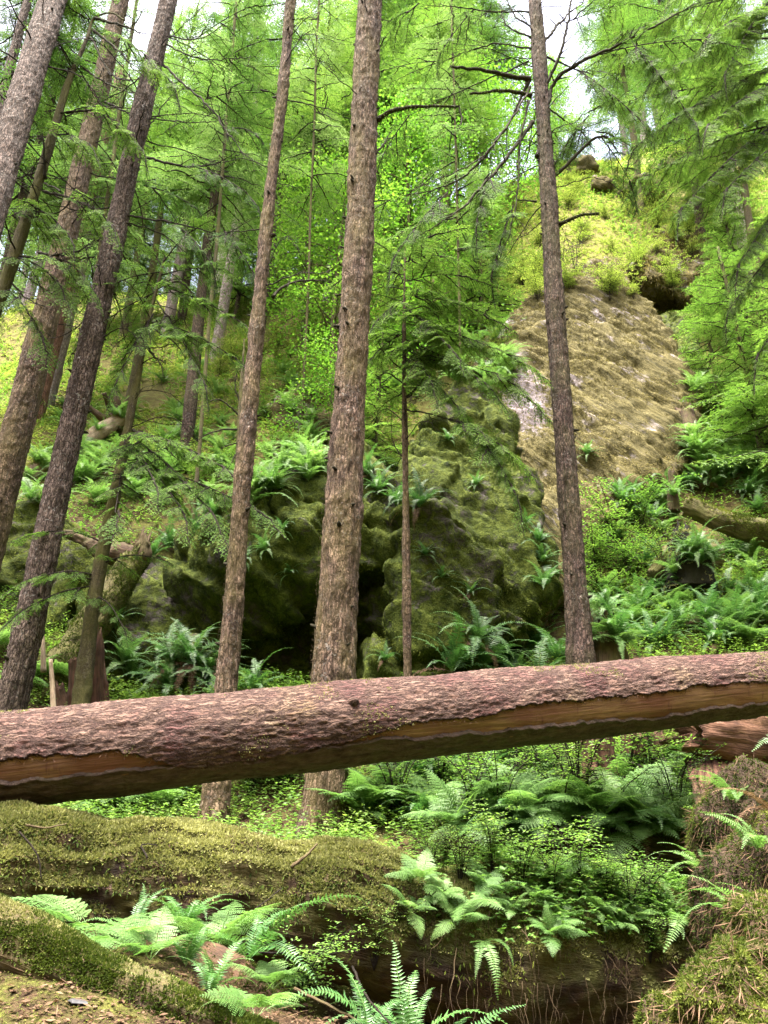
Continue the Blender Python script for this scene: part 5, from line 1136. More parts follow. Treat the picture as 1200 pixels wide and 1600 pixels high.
# ------------------------------------------------------------------ ferns
def sword_frond(L, seed, th0=1.15, bend=1.5, w=.085, n=30):
    """arching frond along +X; pinnae in pairs"""
    g = np.random.default_rng(seed); m = 26; s = np.linspace(0, 1, m); th = th0 - bend * s ** 1.25; ds = L / (m - 1)
    P = np.stack([np.concatenate([[0], np.cumsum(np.cos(th[:-1]) * ds)]), np.cumsum(g.normal(0, .004, m)) * L * 2, np.concatenate([[0], np.cumsum(np.sin(th[:-1]) * ds)])], 1)
    mb = MB(); V, Q, T, C = tube(P, np.interp(s, [0, 1], [.0035, .001]), 4, cap=False); mb.add(V, Q, ax=C, tint=.8, mat=1)
    t = np.linspace(.10, .985, n); k = t * (m - 1); i = np.clip(k.astype(int), 0, m - 2); f = (k - i)[:, None]
    p = P[i] * (1 - f) + P[i + 1] * f; T_ = unit(P[i + 1] - P[i]); Y_ = np.array([0, 1.0, 0]); N_ = np.cross(T_, Y_)
    prof = w * L / .7 * np.minimum(1, (t / .16) ** .8) * np.clip((1 - t) / .72, 0, 1) ** .75 + .004
    for sd in (-1, 1):
        d = Y_ * sd * .93 + T_ * .28 + N_ * g.normal(-.12, .10, (n, 1)) * -1 + g.normal(0, .05, (n, 3)); d[:, 2] -= .14
        V, Q = leaves(p, d, N_, prof * g.uniform(.88, 1.08, n), L / n * .92 * np.clip(prof / prof.max() * 1.2, .5, 1), .22, .12); mb.add(V, Q, tint=np.repeat(np.clip(.5 + g.normal(0, .1, n), 0, 1), 4))
    return mb.arrays()

def lady_frond(L, seed, th0=.95, bend=1.15, w=.30, n=17, np_=9):
    g = np.random.default_rng(seed); m = 26; s = np.linspace(0, 1, m); th = th0 - bend * s ** 1.1; ds = L / (m - 1)
    P = np.stack([np.concatenate([[0], np.cumsum(np.cos(th[:-1]) * ds)]), np.cumsum(g.normal(0, .005, m)) * L * 2, np.concatenate([[0], np.cumsum(np.sin(th[:-1]) * ds)])], 1)
    mb = MB(); V, Q, T, C = tube(P, np.interp(s, [0, 1], [.003, .001]), 4, cap=False); mb.add(V, Q, ax=C, tint=.8, mat=1)
    for j in range(n):
        t = .25 + .74 * (j / (n - 1)) ** .9; k = t * (m - 1); i = min(int(k), m - 2); p = P[i] + (P[i + 1] - P[i]) * (k - i); T_ = unit(P[i + 1] - P[i]); N_ = np.cross(T_, [0, 1.0, 0])
        l = L * w * min(1, .75 + (t - .25) * 1.6) * max(0, (1 - t) / .68) ** .9 + .006
        for sd in (-1, 1):
            d = unit(np.array([0, sd * .9, 0]) + T_ * .38 + np.array([0, 0, g.normal(-.12, .06)])); q = np.linspace(.06, 1, np_)[:, None]; c = p + d * l * q + np.array([0, 0, -.12 * l]) * q**2
            pl = l * .23 * (1.05 - q[:, 0] * .85) + .003
            for s2 in (-1, 1):
                dd = unit(np.cross(d, N_)) * s2 * .85 + d * .5
                V, Q = leaves(c, np.repeat(dd[None], np_, 0) + g.normal(0, .06, (np_, 3)), np.repeat(N_[None], np_, 0), pl, l / np_ * .95 + .001, .35, .08); mb.add(V, Q, tint=np.repeat(np.clip(.5 + g.normal(0, .1, np_), 0, 1), 4))
    return mb.arrays()

def mesh_of(arr, name, mats):
    V, Q, ti, qm = arr; mb = MB(); mb.add(V, Q, tint=ti, qmat=qm); o = mb.build(name, mats, None, smooth=False); me = o.data; bpy.data.objects.remove(o); return me

SWF = [sword_frond(.75, 600 + k, th0=1.2 - .12 * (k % 3), bend=1.35 + .22 * (k % 4)) for k in range(8)]
LDF = [lady_frond(.65, 620 + k, th0=1.0 - .1 * (k % 3), bend=1.0 + .2 * (k % 3)) for k in range(6)]
FM = {'sword': [mesh_of(a, 'frond', [M['fern'], M['fern_light']]) for a in SWF], 'lady': [mesh_of(a, 'frond', [M['fern_light'], M['fern_light']]) for a in LDF],
      'pale': [mesh_of(a, 'frond', [M['fern_light'], M['fern_light']]) for a in SWF], 'dead': [mesh_of(a, 'frond', [M['fern_dead'], M['fern_dead']]) for a in SWF]}
_fern_mesh = {}
def fern_mesh(kind, v):
    """whole rosette as one mesh for ferns too small to show single fronds"""
    if (kind, v) in _fern_mesh: return _fern_mesh[(kind, v)]
    g = np.random.default_rng(700 + v + 17 * len(kind)); mb = MB(); lib = LDF if kind == 'lady' else SWF; n = g.integers(9, 13) if kind == 'lady' else g.integers(13, 19)
    for k in range(n):
        V, Q, ti, qm = lib[g.integers(len(lib))]; a = 6.283 * (k + g.random() * .7) / n; e = g.normal(0, .22); sc = g.uniform(.6, 1.1)
        R = np.array([[math.cos(a), -math.sin(a), 0], [math.sin(a), math.cos(a), 0], [0, 0, 1]]) @ np.array([[math.cos(e), 0, -math.sin(e)], [0, 1, 0], [math.sin(e), 0, math.cos(e)]])
        mb.add((V * sc) @ R.T, Q, tint=np.clip(ti + g.normal(0, .12), 0, 1), qmat=qm)
    if kind == 'sword':
        for k in range(3):
            V, Q, ti, qm = lib[g.integers(len(lib))]; a = g.uniform(0, 6.283); R = np.array([[math.cos(a), -math.sin(a), 0], [math.sin(a), math.cos(a), 0], [0, 0, 1]]) @ np.array([[.6, 0, .8], [0, 1, 0], [-.8, 0, .6]])
            mb.add((V * .8) @ R.T, Q, tint=ti, qmat=np.full(len(Q), 2, np.int32))
    o = mb.build('fern', [M['fern'] if kind == 'sword' else M['fern_light'], M['fern_light'], M['fern_dead'] if v % 2 else M['fern_light']], None, smooth=False); me = o.data; bpy.data.objects.remove(o)
    _fern_mesh[(kind, v)] = me; return me

gf = np.random.default_rng(99)
def fern(px, py, size, kind, label, group=None, lift=.02):
    h = hit(px, py)
    if h is None: return None
    p, n = h; o = bpy.data.objects.new('sword_fern' if kind != 'lady' else 'lady_fern', fern_mesh(kind, int(gf.integers(5)))); COL.objects.link(o)
    up = unit(n * .45 + np.array([0, 0, 1.0])); q = Vector(up).to_track_quat('Z', 'Y'); o.rotation_mode = 'QUATERNION'
    from mathutils import Quaternion
    o.rotation_quaternion = q @ Quaternion((0, 0, 1), gf.uniform(0, 6.28)); o.location = p + np.array([0, 0, lift]); o.scale = (size * 1.2,) * 3
    return tag(o, label, 'fern', group)

def near_fern(px, py, kind, label, fronds, Y=None, name=None):
    """fern with single fronds: list of (azimuth deg, elevation deg, length scale, variant[, frond kind])"""
    if Y is None: p = hit(px, py)[0]; k = 1.0
    else:
        p = at(px, py, Y); k = 1.0; gaps = [r[3] for r in (b.ray_cast(Vector(p + [0, 0, .06]), Vector((0, 0, -1))) for b in BV) if r[0] is not None]
        if gaps and min(gaps) < .42: p = p - np.array([0, 0, min(gaps) - .06])
        else: p = hit(px, py)[0]; k = max(.8, p[1] / Y)
    t = thing(name or {'lady': 'lady_fern', 'dead': 'withered_fern'}.get(kind, 'sword_fern'), label, 'fern', p)
    for f in fronds:
        az, el, sc, v = f[:4]; sc *= .82 * k; me = FM[f[4] if len(f) > 4 else kind]; o = bpy.data.objects.new('frond', me[v % len(me)]); COL.objects.link(o); o.parent = t
        o.rotation_euler = (gf.normal(0, .25), -math.radians(el), math.radians(az)); o.scale = (sc, sc * gf.uniform(.9, 1.1), sc)
        if len(f) > 4 and f[4] == 'dead': o['label'] = 'withered brown frond'
    return t
def ros(n, sc, el=(-10, 15), kinds=None, a0=0, a1=360, seed=0):
    g = np.random.default_rng(seed); return [(a0 + (a1 - a0) * (k + g.random() * .8) / n, g.uniform(*el), sc * g.uniform(.65, 1.1), int(g.integers(8))) for k in range(n)]

# near ferns, frond by frond  (azimuth: 0 = right, 90 = away, 270 = towards the camera)
near_fern(150, 1425, 'lady', 'pale lady fern with three broad flat fronds on the bank at lower left', [(225, -22, .95, 0), (285, -25, 1.0, 1), (318, -28, .95, 2), (190, -15, .85, 3), (160, 5, .6, 4), (260, -10, .6, 5)], 3.35)
near_fern(212, 1415, 'sword', 'fern with upright dark green fronds just above the pale fern at lower left', [(120, 28, .45, 0), (60, 24, .5, 1), (200, 8, .45, 2), (20, 8, .5, 3), (330, -5, .5, 4), (250, 0, .45, 5), (80, 35, .4, 6)], 3.6)
near_fern(285, 1440, 'sword', 'spreading fern left of the thin stick on the mossy log', ros(9, .55, (-12, 22), seed=3), 3.6)
near_fern(335, 1480, 'lady', 'feathery fern in front of the dark underside of the nurse log at left', ros(8, .62, (-10, 20), seed=4), 3.55)
near_fern(385, 1530, 'sword', 'low fern with a long frond reaching right over the red rotten log', [(350, -6, .85, 0), (10, 6, .7, 1), (320, -15, .7, 2), (40, 10, .55, 3), (290, -10, .6, 4), (200, 0, .5, 5), (245, -10, .5, 6), (95, 20, .45, 7)], 3.3)
near_fern(425, 1560, 'lady', 'small light fern at the bottom left of the dark gap', ros(7, .42, (-10, 20), seed=6), 3.15)
near_fern(640, 1575, 'sword', 'blue green sword fern in the bottom middle with two upright fronds', [(105, 38, .62, 0), (75, 34, .58, 2), (60, 15, .45, 4), (165, -2, .6, 1), (195, -8, .65, 3), (10, 0, .62, 5), (340, -10, .72, 6), (215, -18, .55, 7), (310, -15, .55, 0), (140, 12, .5, 2)], 3.05)
near_fern(700, 1625, 'sword', 'sword fern fronds fanning at the bottom edge right of the upright ones', [(20, 5, .6, 0), (345, 0, .65, 3), (60, 12, .5, 5), (175, -5, .5, 2), (120, 10, .4, 6)], 2.9)
near_fern(575, 1610, 'sword', 'sword fern at the bottom edge left of the two upright fronds', [(150, 5, .6, 0), (190, 0, .6, 3), (110, 14, .45, 5), (40, 6, .4, 2), (230, -10, .4, 6)], 2.95)
near_fern(755, 1470, 'sword', 'single frond hanging straight down in front of the dark rotten wood', [(280, -62, .6, 3, 'pale'), (255, -55, .45, 1, 'pale'), (300, -48, .4, 6, 'pale')], 4.2)
near_fern(735, 1410, 'lady', 'little pale fern drooping over the front of the nurse log', [(300, -35, .5, 0), (340, -25, .5, 1), (250, -30, .45, 2), (20, 0, .45, 3), (200, -15, .4, 4)], 4.35)
near_fern(850, 1385, 'lady', 'light green fern on top of the nurse log right of the middle', ros(9, .62, (-15, 15), seed=8), 4.7)
near_fern(800, 1350, 'lady', 'bright fern with long level fronds behind the top of the nurse log', ros(10, .75, (-15, 12), seed=9), 5.2)
near_fern(930, 1385, 'lady', 'bright green fern near the right end of the nurse log', ros(9, .6, (-15, 12), seed=10), 4.85)
near_fern(1055, 1440, 'pale', 'pale sword fern leaning out from the bank with a frond pointing down left', [(205, -25, .75, 0), (232, -32, .85, 1), (180, -5, .8, 2), (160, 6, .7, 3), (262, -35, .6, 4), (128, 18, .55, 5), (100, 22, .5, 6), (20, 10, .5, 7)], 4.3)
near_fern(1105, 1350, 'pale', 'pale fern with spread fronds at the right above the leaning one', [(195, -5, .65, 0), (215, -18, .7, 1), (165, 6, .65, 2), (240, -20, .6, 4), (130, 15, .5, 5), (90, 20, .45, 6), (10, 6, .5, 3)], 4.7)
near_fern(1150, 1255, 'pale', 'pale fern just below the broken red log end at the right edge', [(200, 0, .6, 0), (180, 8, .6, 1), (230, -10, .6, 2), (255, -18, .55, 3), (140, 18, .5, 4), (20, 8, .5, 5)], 5.3)
near_fern(1250, 1165, 'sword', 'large sword fern reaching in from the right edge under the big log', [(183, 2, 1.0, 2), (205, -10, 1.0, 0), (228, -22, .9, 1), (168, 10, .85, 3), (250, -28, .8, 4), (190, -22, .75, 5)], 5.0)
near_fern(1215, 1395, 'pale', 'pale fern drooping over the dead thatch at the right edge', [(190, -8, .75, 0), (215, -22, .75, 1), (245, -32, .7, 2), (265, -40, .65, 3), (160, 8, .6, 4), (235, -15, .6, 6, 'dead')], 4.0)
near_fern(1235, 1500, 'pale', 'fern with hanging fronds low at the right edge over the mossy mound', [(190, -12, .6, 0), (215, -28, .65, 1), (245, -40, .6, 2), (170, 2, .55, 3), (225, -35, .55, 5, 'dead'), (200, -30, .5, 6, 'dead')], 3.6)
near_fern(1215, 1290, 'dead', 'withered brown curled fern at the right edge', [(190, -20, .7, 0), (215, -35, .7, 1), (245, -45, .65, 2), (265, -52, .6, 3), (175, -5, .6, 4)], 4.4)
near_fern(455, 1290, 'lady', 'yellowish lady fern arching between the slim trunk and the thickest trunk', [(180, -12, .9, 0), (200, -20, .8, 1), (5, -8, .95, 2), (340, -12, .85, 3), (270, -12, .6, 4), (150, 0, .7, 5), (30, 0, .7, 0), (90, 10, .6, 1)], 6.2)
near_fern(560, 1325, 'lady', 'pale fern at the foot of the thickest trunk on its right side', [(10, -8, .75, 0), (335, -12, .7, 1), (190, -8, .65, 2), (50, 4, .6, 3), (270, -14, .5, 4), (140, 4, .55, 5)], 6.0)
near_fern(25, 1075, 'lady', 'tall pale lady fern at the left edge just above the log', [(345, -6, 1.2, 0), (10, 4, 1.1, 1), (320, -12, 1.0, 2), (30, 12, 1.1, 3), (180, 4, .9, 4), (290, -10, .9, 5), (355, 10, 1.2, 2), (60, 16, .9, 0)], 6.8)
near_fern(-30, 1020, 'lady', 'pale lady fern half outside the left edge above the tall one', [(350, -4, 1.2, 1), (15, 6, 1.1, 0), (330, -10, 1.0, 3), (300, -10, .9, 2), (40, 12, .9, 5)], 7.2)

near_fern(1165, 1440, 'pale', 'pale arching fern in the middle of the thatched bank at right', [(185, 0, .7, 0), (210, -15, .75, 1), (240, -25, .65, 2), (160, 10, .6, 3), (270, -30, .6, 4), (130, 18, .5, 5)], 4.05)
near_fern(1120, 1500, 'pale', 'small pale fern between the leaning fern and the mossy mound', [(190, -5, .5, 0), (220, -20, .55, 1), (250, -25, .5, 2), (150, 8, .45, 3), (290, -20, .4, 5)], 3.9)
near_fern(1185, 1330, 'pale', 'light fern on top of the thatched bank at right', [(195, 5, .6, 0), (170, 15, .6, 1), (225, -8, .6, 2), (140, 22, .5, 3), (255, -20, .5, 4)], 4.35)
for k, (px, py) in enumerate(((700, 690), (745, 760), (690, 905), (735, 930), (665, 870), (820, 820), (455, 900), (380, 880))):
    fern(px, py, .42, 'sword', ('small fern rooted in the face of the right rock slab' if px > 600 else 'small fern hanging on the boulder face between the two central trunks'), 'ferns rooted in the rock slab' if px > 600 else 'ferns hanging on the boulder face')
near_fern(235, 1500, 'lady', 'low feathery fern on the bank between the mossy brown log and the red rotten log', ros(7, .5, (-12, 14), seed=21))
near_fern(330, 1555, 'sword', 'small sword fern on the bank beside the lower end of the mossy brown log', ros(8, .42, (-8, 22), seed=22))
near_fern(290, 1510, 'sword', 'small dark fern growing over the red rotten log', ros(8, .42, (-10, 20), seed=23))
near_fern(180, 1480, 'lady', 'low pale fern right behind the upper part of the mossy brown log', ros(7, .45, (-12, 10), seed=24))
near_fern(400, 1590, 'lady', 'little fern at the bottom edge at the end of the mossy brown log', ros(7, .4, (-10, 16), seed=25))
lab = 'tiny pale fern on the leafy right half of the nurse log'
for px, py in ((655, 1385), (690, 1405), (765, 1400), (800, 1430), (840, 1415), (880, 1440), (925, 1430), (960, 1455), (990, 1440), (720, 1445), (860, 1470), (640, 1430)): fern(px, py, gf.uniform(.2, .31), 'lady', lab, 'tiny ferns on the nurse log')
# ferns of the middle distance
F_ = [(200, 1065, .95, 'behind the red brown stump at left'), (262, 1078, 1.05, 'at the foot of the dark boulder left of the slim trunk'), (318, 1075, 1.0, 'directly left of the base of the slim trunk'), (398, 1088, .95, 'directly right of the base of the slim trunk'), (352, 1098, .7, 'right behind the log under the slim trunk'),
      (180, 985, .6, 'under the leaning mossy log'), (225, 1095, .8, 'right behind the log left of the boulder'),
      (705, 1052, 1.15, 'at the foot of the right rock slab, nearest to the slab'), (752, 1042, 1.15, 'in the middle of the row below the rock ridge'), (795, 1040, 1.1, 'in the row below the rock ridge, next to the last'), (745, 1005, .95, 'against the rock above the row'), (838, 1020, 1.1, 'just left of the right trunk above the log'), (868, 960, .9, 'left of the right trunk at the cliff foot'), (850, 920, .8, 'at the lower corner of the golden cliff'), (848, 880, .65, 'hanging in the crack beside the golden cliff'),
      (960, 1000, .95, 'right behind the rotting stump'), (1000, 965, .95, 'above and right of the rotting stump'), (1062, 985, 1.0, 'in front below the hollow stump'), (1108, 975, 1.1, 'large and glossy near the right edge above the log'), (1150, 985, 1.0, 'second from the right edge above the log'), (1188, 960, 1.0, 'at the right edge above the log'), (1120, 1010, .8, 'right behind the log near the right edge'), (1020, 1010, .8, 'right behind the log halfway to the right edge'),
      (1010, 785, .9, 'at the right foot of the golden cliff'), (1035, 765, .9, 'left beside the broken snag'), (1075, 760, .85, 'between the two snags'), (1105, 770, .85, 'just above the jutting mossy log'), (1150, 745, .9, 'on the right slope above the jutting log'), (985, 815, .7, 'beside the cliff foot under the snag ferns'), (1185, 800, .8, 'at the right edge above the jutting log'),
      (112, 748, 1.0, 'on the left slope nearest to the bleached log'), (158, 738, 1.0, 'on the left slope right of the speckled trunk'), (232, 752, 1.0, 'on the left slope right of the sapling'), (275, 735, 1.0, 'in the middle of the left slope'), (322, 742, .9, 'on the left slope left of the dead sapling'), (205, 715, .95, 'on the left slope behind the sapling'), (255, 695, .95, 'high on the left slope'), (310, 690, .9, 'high on the left slope near the dead sapling'), (345, 705, .8, 'next to the dead sapling'), (165, 690, .9, 'on the left slope under the bleached log'), (150, 785, .9, 'low on the left slope behind the speckled trunk'), (120, 715, .9, 'on the left slope behind the speckled trunk and log'), (95, 660, .8, 'beside the reddish pale trunk'), (280, 650, .8, 'far up the left slope right of the sapling'),
      (262, 858, .95, 'on the bank right of the torn log top'), (302, 838, .95, 'on the left shoulder of the boulder'), (240, 872, .7, 'beside the torn top of the leaning log'), (330, 808, .9, 'on top of the boulder left of the slim trunk'),
      (445, 738, .95, 'on the outcrop top between the two central trunks'), (478, 742, .95, 'on the outcrop top touching the thickest trunk'), (430, 770, .8, 'at the outcrop edge right of the slim trunk'), (492, 690, .95, 'bright and tall above the outcrop'), (420, 715, .8, 'above the outcrop beside the slim trunk'), (416, 862, .5, 'tiny on the mossy boulder face'), (440, 832, .4, 'growing from a crack of the boulder face'),
      (592, 770, .8, 'on the outcrop just right of the thickest trunk'), (618, 792, .85, 'on the rock just left of the young hemlock'), (655, 795, .85, 'on the rock just right of the young hemlock'), (575, 745, .75, 'on the outcrop top behind the thickest trunk'), (600, 1035, .4, 'tiny in the black hollow'),
      (918, 712, .55, 'alone on the middle of the golden cliff'), (842, 850, .6, 'on the lower left part of the golden cliff'),
      (600, 1235, .7, 'below the log right of the thickest trunk'), (655, 1230, .8, 'below the middle of the log'), (700, 1215, .75, 'under the log beside the dark fern fronds'), (755, 1240, .7, 'below the log among the low shrubs'), (560, 1270, .6, 'close right of the thickest trunk below the log'), (420, 1215, .7, 'below the log between the two trunks'), (800, 1290, .6, 'behind the nurse log at its middle'), (870, 1260, .6, 'left of the crumbling red stump'), (660, 1295, .6, 'just behind the crest of the nurse log'), (1010, 1290, .6, 'on the dark mossed log at right'), (260, 1250, .6, 'under the log left of the slim trunk'), (190, 1235, .6, 'near the left end of the log, below it')]
for px, py, sz, w in F_:
    kind = 'lady' if py > 1205 and gf.random() < .45 else ('pale' if 600 < py < 800 and px < 500 else 'sword')  # left slope ferns get lighter blades, sunlight painted into their colour
    fern(px, py, sz, kind, ('lacy fern ' if kind == 'lady' else 'sword fern ') + w, 'ferns of the middle distance')
lab = 'small bright fern scattered on the hillside between the rocks and the far trees'
for k in range(170):
    px, py = [(gf.uniform(40, 500), gf.uniform(570, 800)), (gf.uniform(1080, 1200), gf.uniform(600, 760)), (gf.uniform(560, 800), gf.uniform(500, 620))][k % 3 if k % 5 else 0]
    fern(px, py, gf.uniform(.7, 1.1), 'pale', lab, 'small hillside ferns')  # lighter blades here too, in place of sunlight on the hillside
lab = 'low fern among the leafy ground plants of the right slope above the log'
for k in range(46): fern(gf.uniform(930, 1200), gf.uniform(925, 1010), gf.uniform(.5, .8), 'lady' if k % 2 else 'sword', lab, 'low ferns of the right slope')

lab = 'sword fern on the right slope around the jutting log and the hollow stump'
for k in range(40): fern(*((gf.uniform(990, 1200), gf.uniform(862, 905)) if k % 3 == 0 else (gf.uniform(960, 1055), gf.uniform(770, 850)) if k % 3 == 1 else (gf.uniform(1090, 1200), gf.uniform(735, 775))), gf.uniform(.55, .85), 'pale' if k % 2 else 'sword', lab, 'ferns around the jutting log')
lab = 'lacy fern among the leafy plants below the log'
for k in range(34): fern(gf.uniform(540, 1060), gf.uniform(1195, 1310), gf.uniform(.55, .9), 'lady', lab, 'lacy ferns below the log')
lab = 'lacy fern below the log at left'
for k in range(12): fern(gf.uniform(20, 480), gf.uniform(1200, 1275), gf.uniform(.5, .8), 'lady', lab, 'lacy ferns below the log')
lab = 'sword fern in the row at the foot of the rocks right behind the log'
for k in range(16): fern(gf.uniform(180, 440) if k % 2 else gf.uniform(680, 880), gf.uniform(1030, 1085), gf.uniform(.7, 1.1), 'sword', lab, 'ferns at the foot of the rocks')
# ------------------------------------------------------------------ shrubs
def shrub(seed, h, stems, leaf, mat, bare=False):
    g = np.random.default_rng(seed); mb = MB(); lf = MB(); root = thing('leafy_shrub', 'shrub', 'shrub', (0, 0, 0))
    for k in range(stems):
        a = g.uniform(0, 6.283); sp_ = g.uniform(.25, .8); q = resample([[0, 0, -.03], np.array([math.cos(a) * sp_ * .35, math.sin(a) * sp_ * .35, .6]) * h, np.array([math.cos(a) * sp_, math.sin(a) * sp_, g.uniform(.7, 1.0)]) * h], 14)
        V, Q, T, C = tube(q, np.linspace(.007, .002, 14), 4); mb.add(V, Q, T, ax=C)
        for j in range(3, 14):
            for _ in range(2):
                aa = g.uniform(0, 6.283); d = np.array([math.cos(aa), math.sin(aa), g.uniform(-.15, .35)]); l = h * g.uniform(.12, .35) * (1.2 - j / 20)
                V, Q, T, C = tube(np.array([q[j], q[j] + d * l * .5, q[j] + d * l + [0, 0, -.1 * l]]), [.0025, .0018, .001], 3, cap=False); mb.add(V, Q, ax=C)
                if bare: continue
                m = max(3, int(l / leaf * 1.5)); t = (np.arange(m) + .6) / m; c = q[j] + d * (t * l)[:, None]; per = unit(np.cross(d, [0, 0, 1.0]))
                dd = d * .45 + per * np.where(np.arange(m) % 2, 1, -1)[:, None] + g.normal(0, .2, (m, 3))
                V, Q = leaves(c, dd, np.array([0, 0, 1.0]) + g.normal(0, .25, (m, 3)), leaf * g.uniform(.7, 1.25, m), leaf * .55, .48, .08); lf.add(V, Q, tint=np.repeat(np.clip(.5 + g.normal(0, .16, m), 0, 1), 4))
    mb.build('stems', M['twig'], root)
    if not bare: lf.build('leaves', M[mat], root, smooth=False)
    return root
SHV = {'green': [shrub(801, .8, 9, .045, 'shrub'), shrub(802, 1.0, 8, .05, 'shrub')], 'gold': [shrub(803, 1.1, 9, .05, 'shrub_gold'), shrub(804, .9, 10, .045, 'shrub_gold')], 'fine': [shrub(805, .7, 10, .026, 'cover'), shrub(806, .55, 10, .03, 'shrub')], 'bare': [shrub(807, 1.3, 7, .05, 'shrub', True)]}
def put_shrub(px, py, kind, sc, label, group=None):
    h = hit(px, py)
    if h is None: return
    pr = SHV[kind][int(gf.integers(len(SHV[kind])))]; p = h[0] - np.array([0, 0, .03]); rz = gf.uniform(0, 6.28)
    if pr.name in _used: o = copy_thing(pr, p, rz, sc)
    else: _used.add(pr.name); o = pr; o.location = p; o.rotation_euler = (0, 0, rz); o.scale = (sc,) * 3
    tag(o, label, None, group)
for px, py, kind, sc, lab in ((960, 850, 'green', 1.2, 'lush light green shrub at the right foot of the cliff'), (1000, 830, 'green', 1.3, 'lush green shrub left of the hollow stump'), (930, 890, 'green', 1.1, 'green shrub beside the right trunk at the cliff foot'), (985, 900, 'green', 1.1, 'green shrub in the middle of the right slope'), (940, 950, 'fine', 1.4, 'fine leaved shrub right of the right trunk'), (1040, 900, 'fine', 1.3, 'fine leaved shrub in front of the hollow stump'), (1150, 870, 'fine', 1.3, 'fine leaved shrub under the jutting log'), (1120, 720, 'green', 1.2, 'green shrub right of the leaning snag'), (1165, 700, 'green', 1.2, 'green shrub at the right edge above the snags'),
    (985, 1255, 'green', .95, 'airy huckleberry with level sprays in front of the red stump'), (1020, 1245, 'green', .9, 'airy huckleberry right of the red stump'), (905, 1265, 'fine', 1.3, 'fine leaved shrub left of the red stump'), (850, 1250, 'fine', 1.3, 'fine leaved shrub behind the middle of the nurse log'), (800, 1225, 'fine', 1.4, 'fine leaved shrub under the log at the middle right'), (740, 1285, 'fine', 1.2, 'low shrub behind the crest of the nurse log'), (690, 1255, 'fine', 1.3, 'low shrub right of the thickest trunk below the log'), (620, 1275, 'fine', 1.2, 'low shrub close to the thickest trunk below the log'), (780, 1300, 'fine', 1.1, 'low shrub right behind the fern on the nurse log'), (880, 1300, 'fine', 1.1, 'low shrub on the dark mossed log, left part'), (960, 1300, 'fine', 1.0, 'low shrub on the dark mossed log, right part'), (1060, 1290, 'fine', 1.0, 'low shrub left of the withered fern'),
    (230, 1225, 'fine', 1.2, 'low leafy shrub below the log at left'), (150, 1245, 'fine', 1.1, 'low leafy shrub behind the left end of the nurse log'), (285, 1250, 'fine', 1.1, 'low leafy shrub directly left of the slim trunk below the log'), (390, 1240, 'fine', 1.1, 'low leafy shrub directly right of the slim trunk below the log'), (440, 1235, 'fine', 1.0, 'low leafy shrub left of the thickest trunk below the log'),
    (900, 425, 'bare', 1.6, 'bare twiggy bush on the upper rim of the golden cliff'), (880, 440, 'bare', 1.3, 'bare twiggy bush beside the right trunk at the cliff rim'), (1015, 1490, 'fine', .5, 'small leafy plant at the right end of the nurse log'), (520, 1490, 'fine', .55, 'small round leaved plant hanging in front of the nurse log'), (585, 1500, 'fine', .5, 'small round leaved plant right of the first on the nurse log front'), (470, 1575, 'green', .4, 'small broad leaved plant at the bottom left of the dark gap'), (1010, 1420, 'fine', .6, 'small leafy plant under the pale ferns')):
    put_shrub(px, py, kind, sc, lab)
lab = 'yellow green shrub on the sunny upper hillside'
for k in range(110):
    px, py = (gf.uniform(790, 1200), gf.uniform(285, 470)) if k < 66 else (gf.uniform(330, 800), gf.uniform(440, 600))
    put_shrub(px, py, 'gold', gf.uniform(.6, 1.2), lab, 'yellow green hillside shrubs')
lab = 'leafy green shrub among the ferns of the left slope'
for k in range(22): put_shrub(gf.uniform(40, 480), gf.uniform(600, 760), 'green', gf.uniform(.5, 1.0), lab, 'leafy shrubs of the left slope')
for pr in [p for L in SHV.values() for p in L] + FARV + MIDV + MAPV:      # kinds that were never planted
    if pr.name not in _used:
        for ch in list(pr.children): bpy.data.objects.remove(ch)
        bpy.data.objects.remove(pr)

for px, py, kind, sc, lab in ((720, 1375, 'fine', .5, 'small leafy plant on the crest of the nurse log left of the little drooping fern'), (770, 1365, 'green', .45, 'broad leaved small plant on the crest of the nurse log'), (815, 1385, 'green', .5, 'bright small plant on the nurse log between the two ferns'), (865, 1400, 'fine', .55, 'fine leaved plant in front of the fern on the nurse log'), (905, 1405, 'green', .5, 'bright small plant on the right part of the nurse log'), (950, 1415, 'green', .45, 'small plant near the right end of the nurse log under the fern'), (985, 1425, 'fine', .5, 'fine plant at the right end of the nurse log crest'), (670, 1360, 'fine', .4, 'small plant on the mossy crest in the middle of the nurse log')):
    put_shrub(px, py, kind, sc, lab)
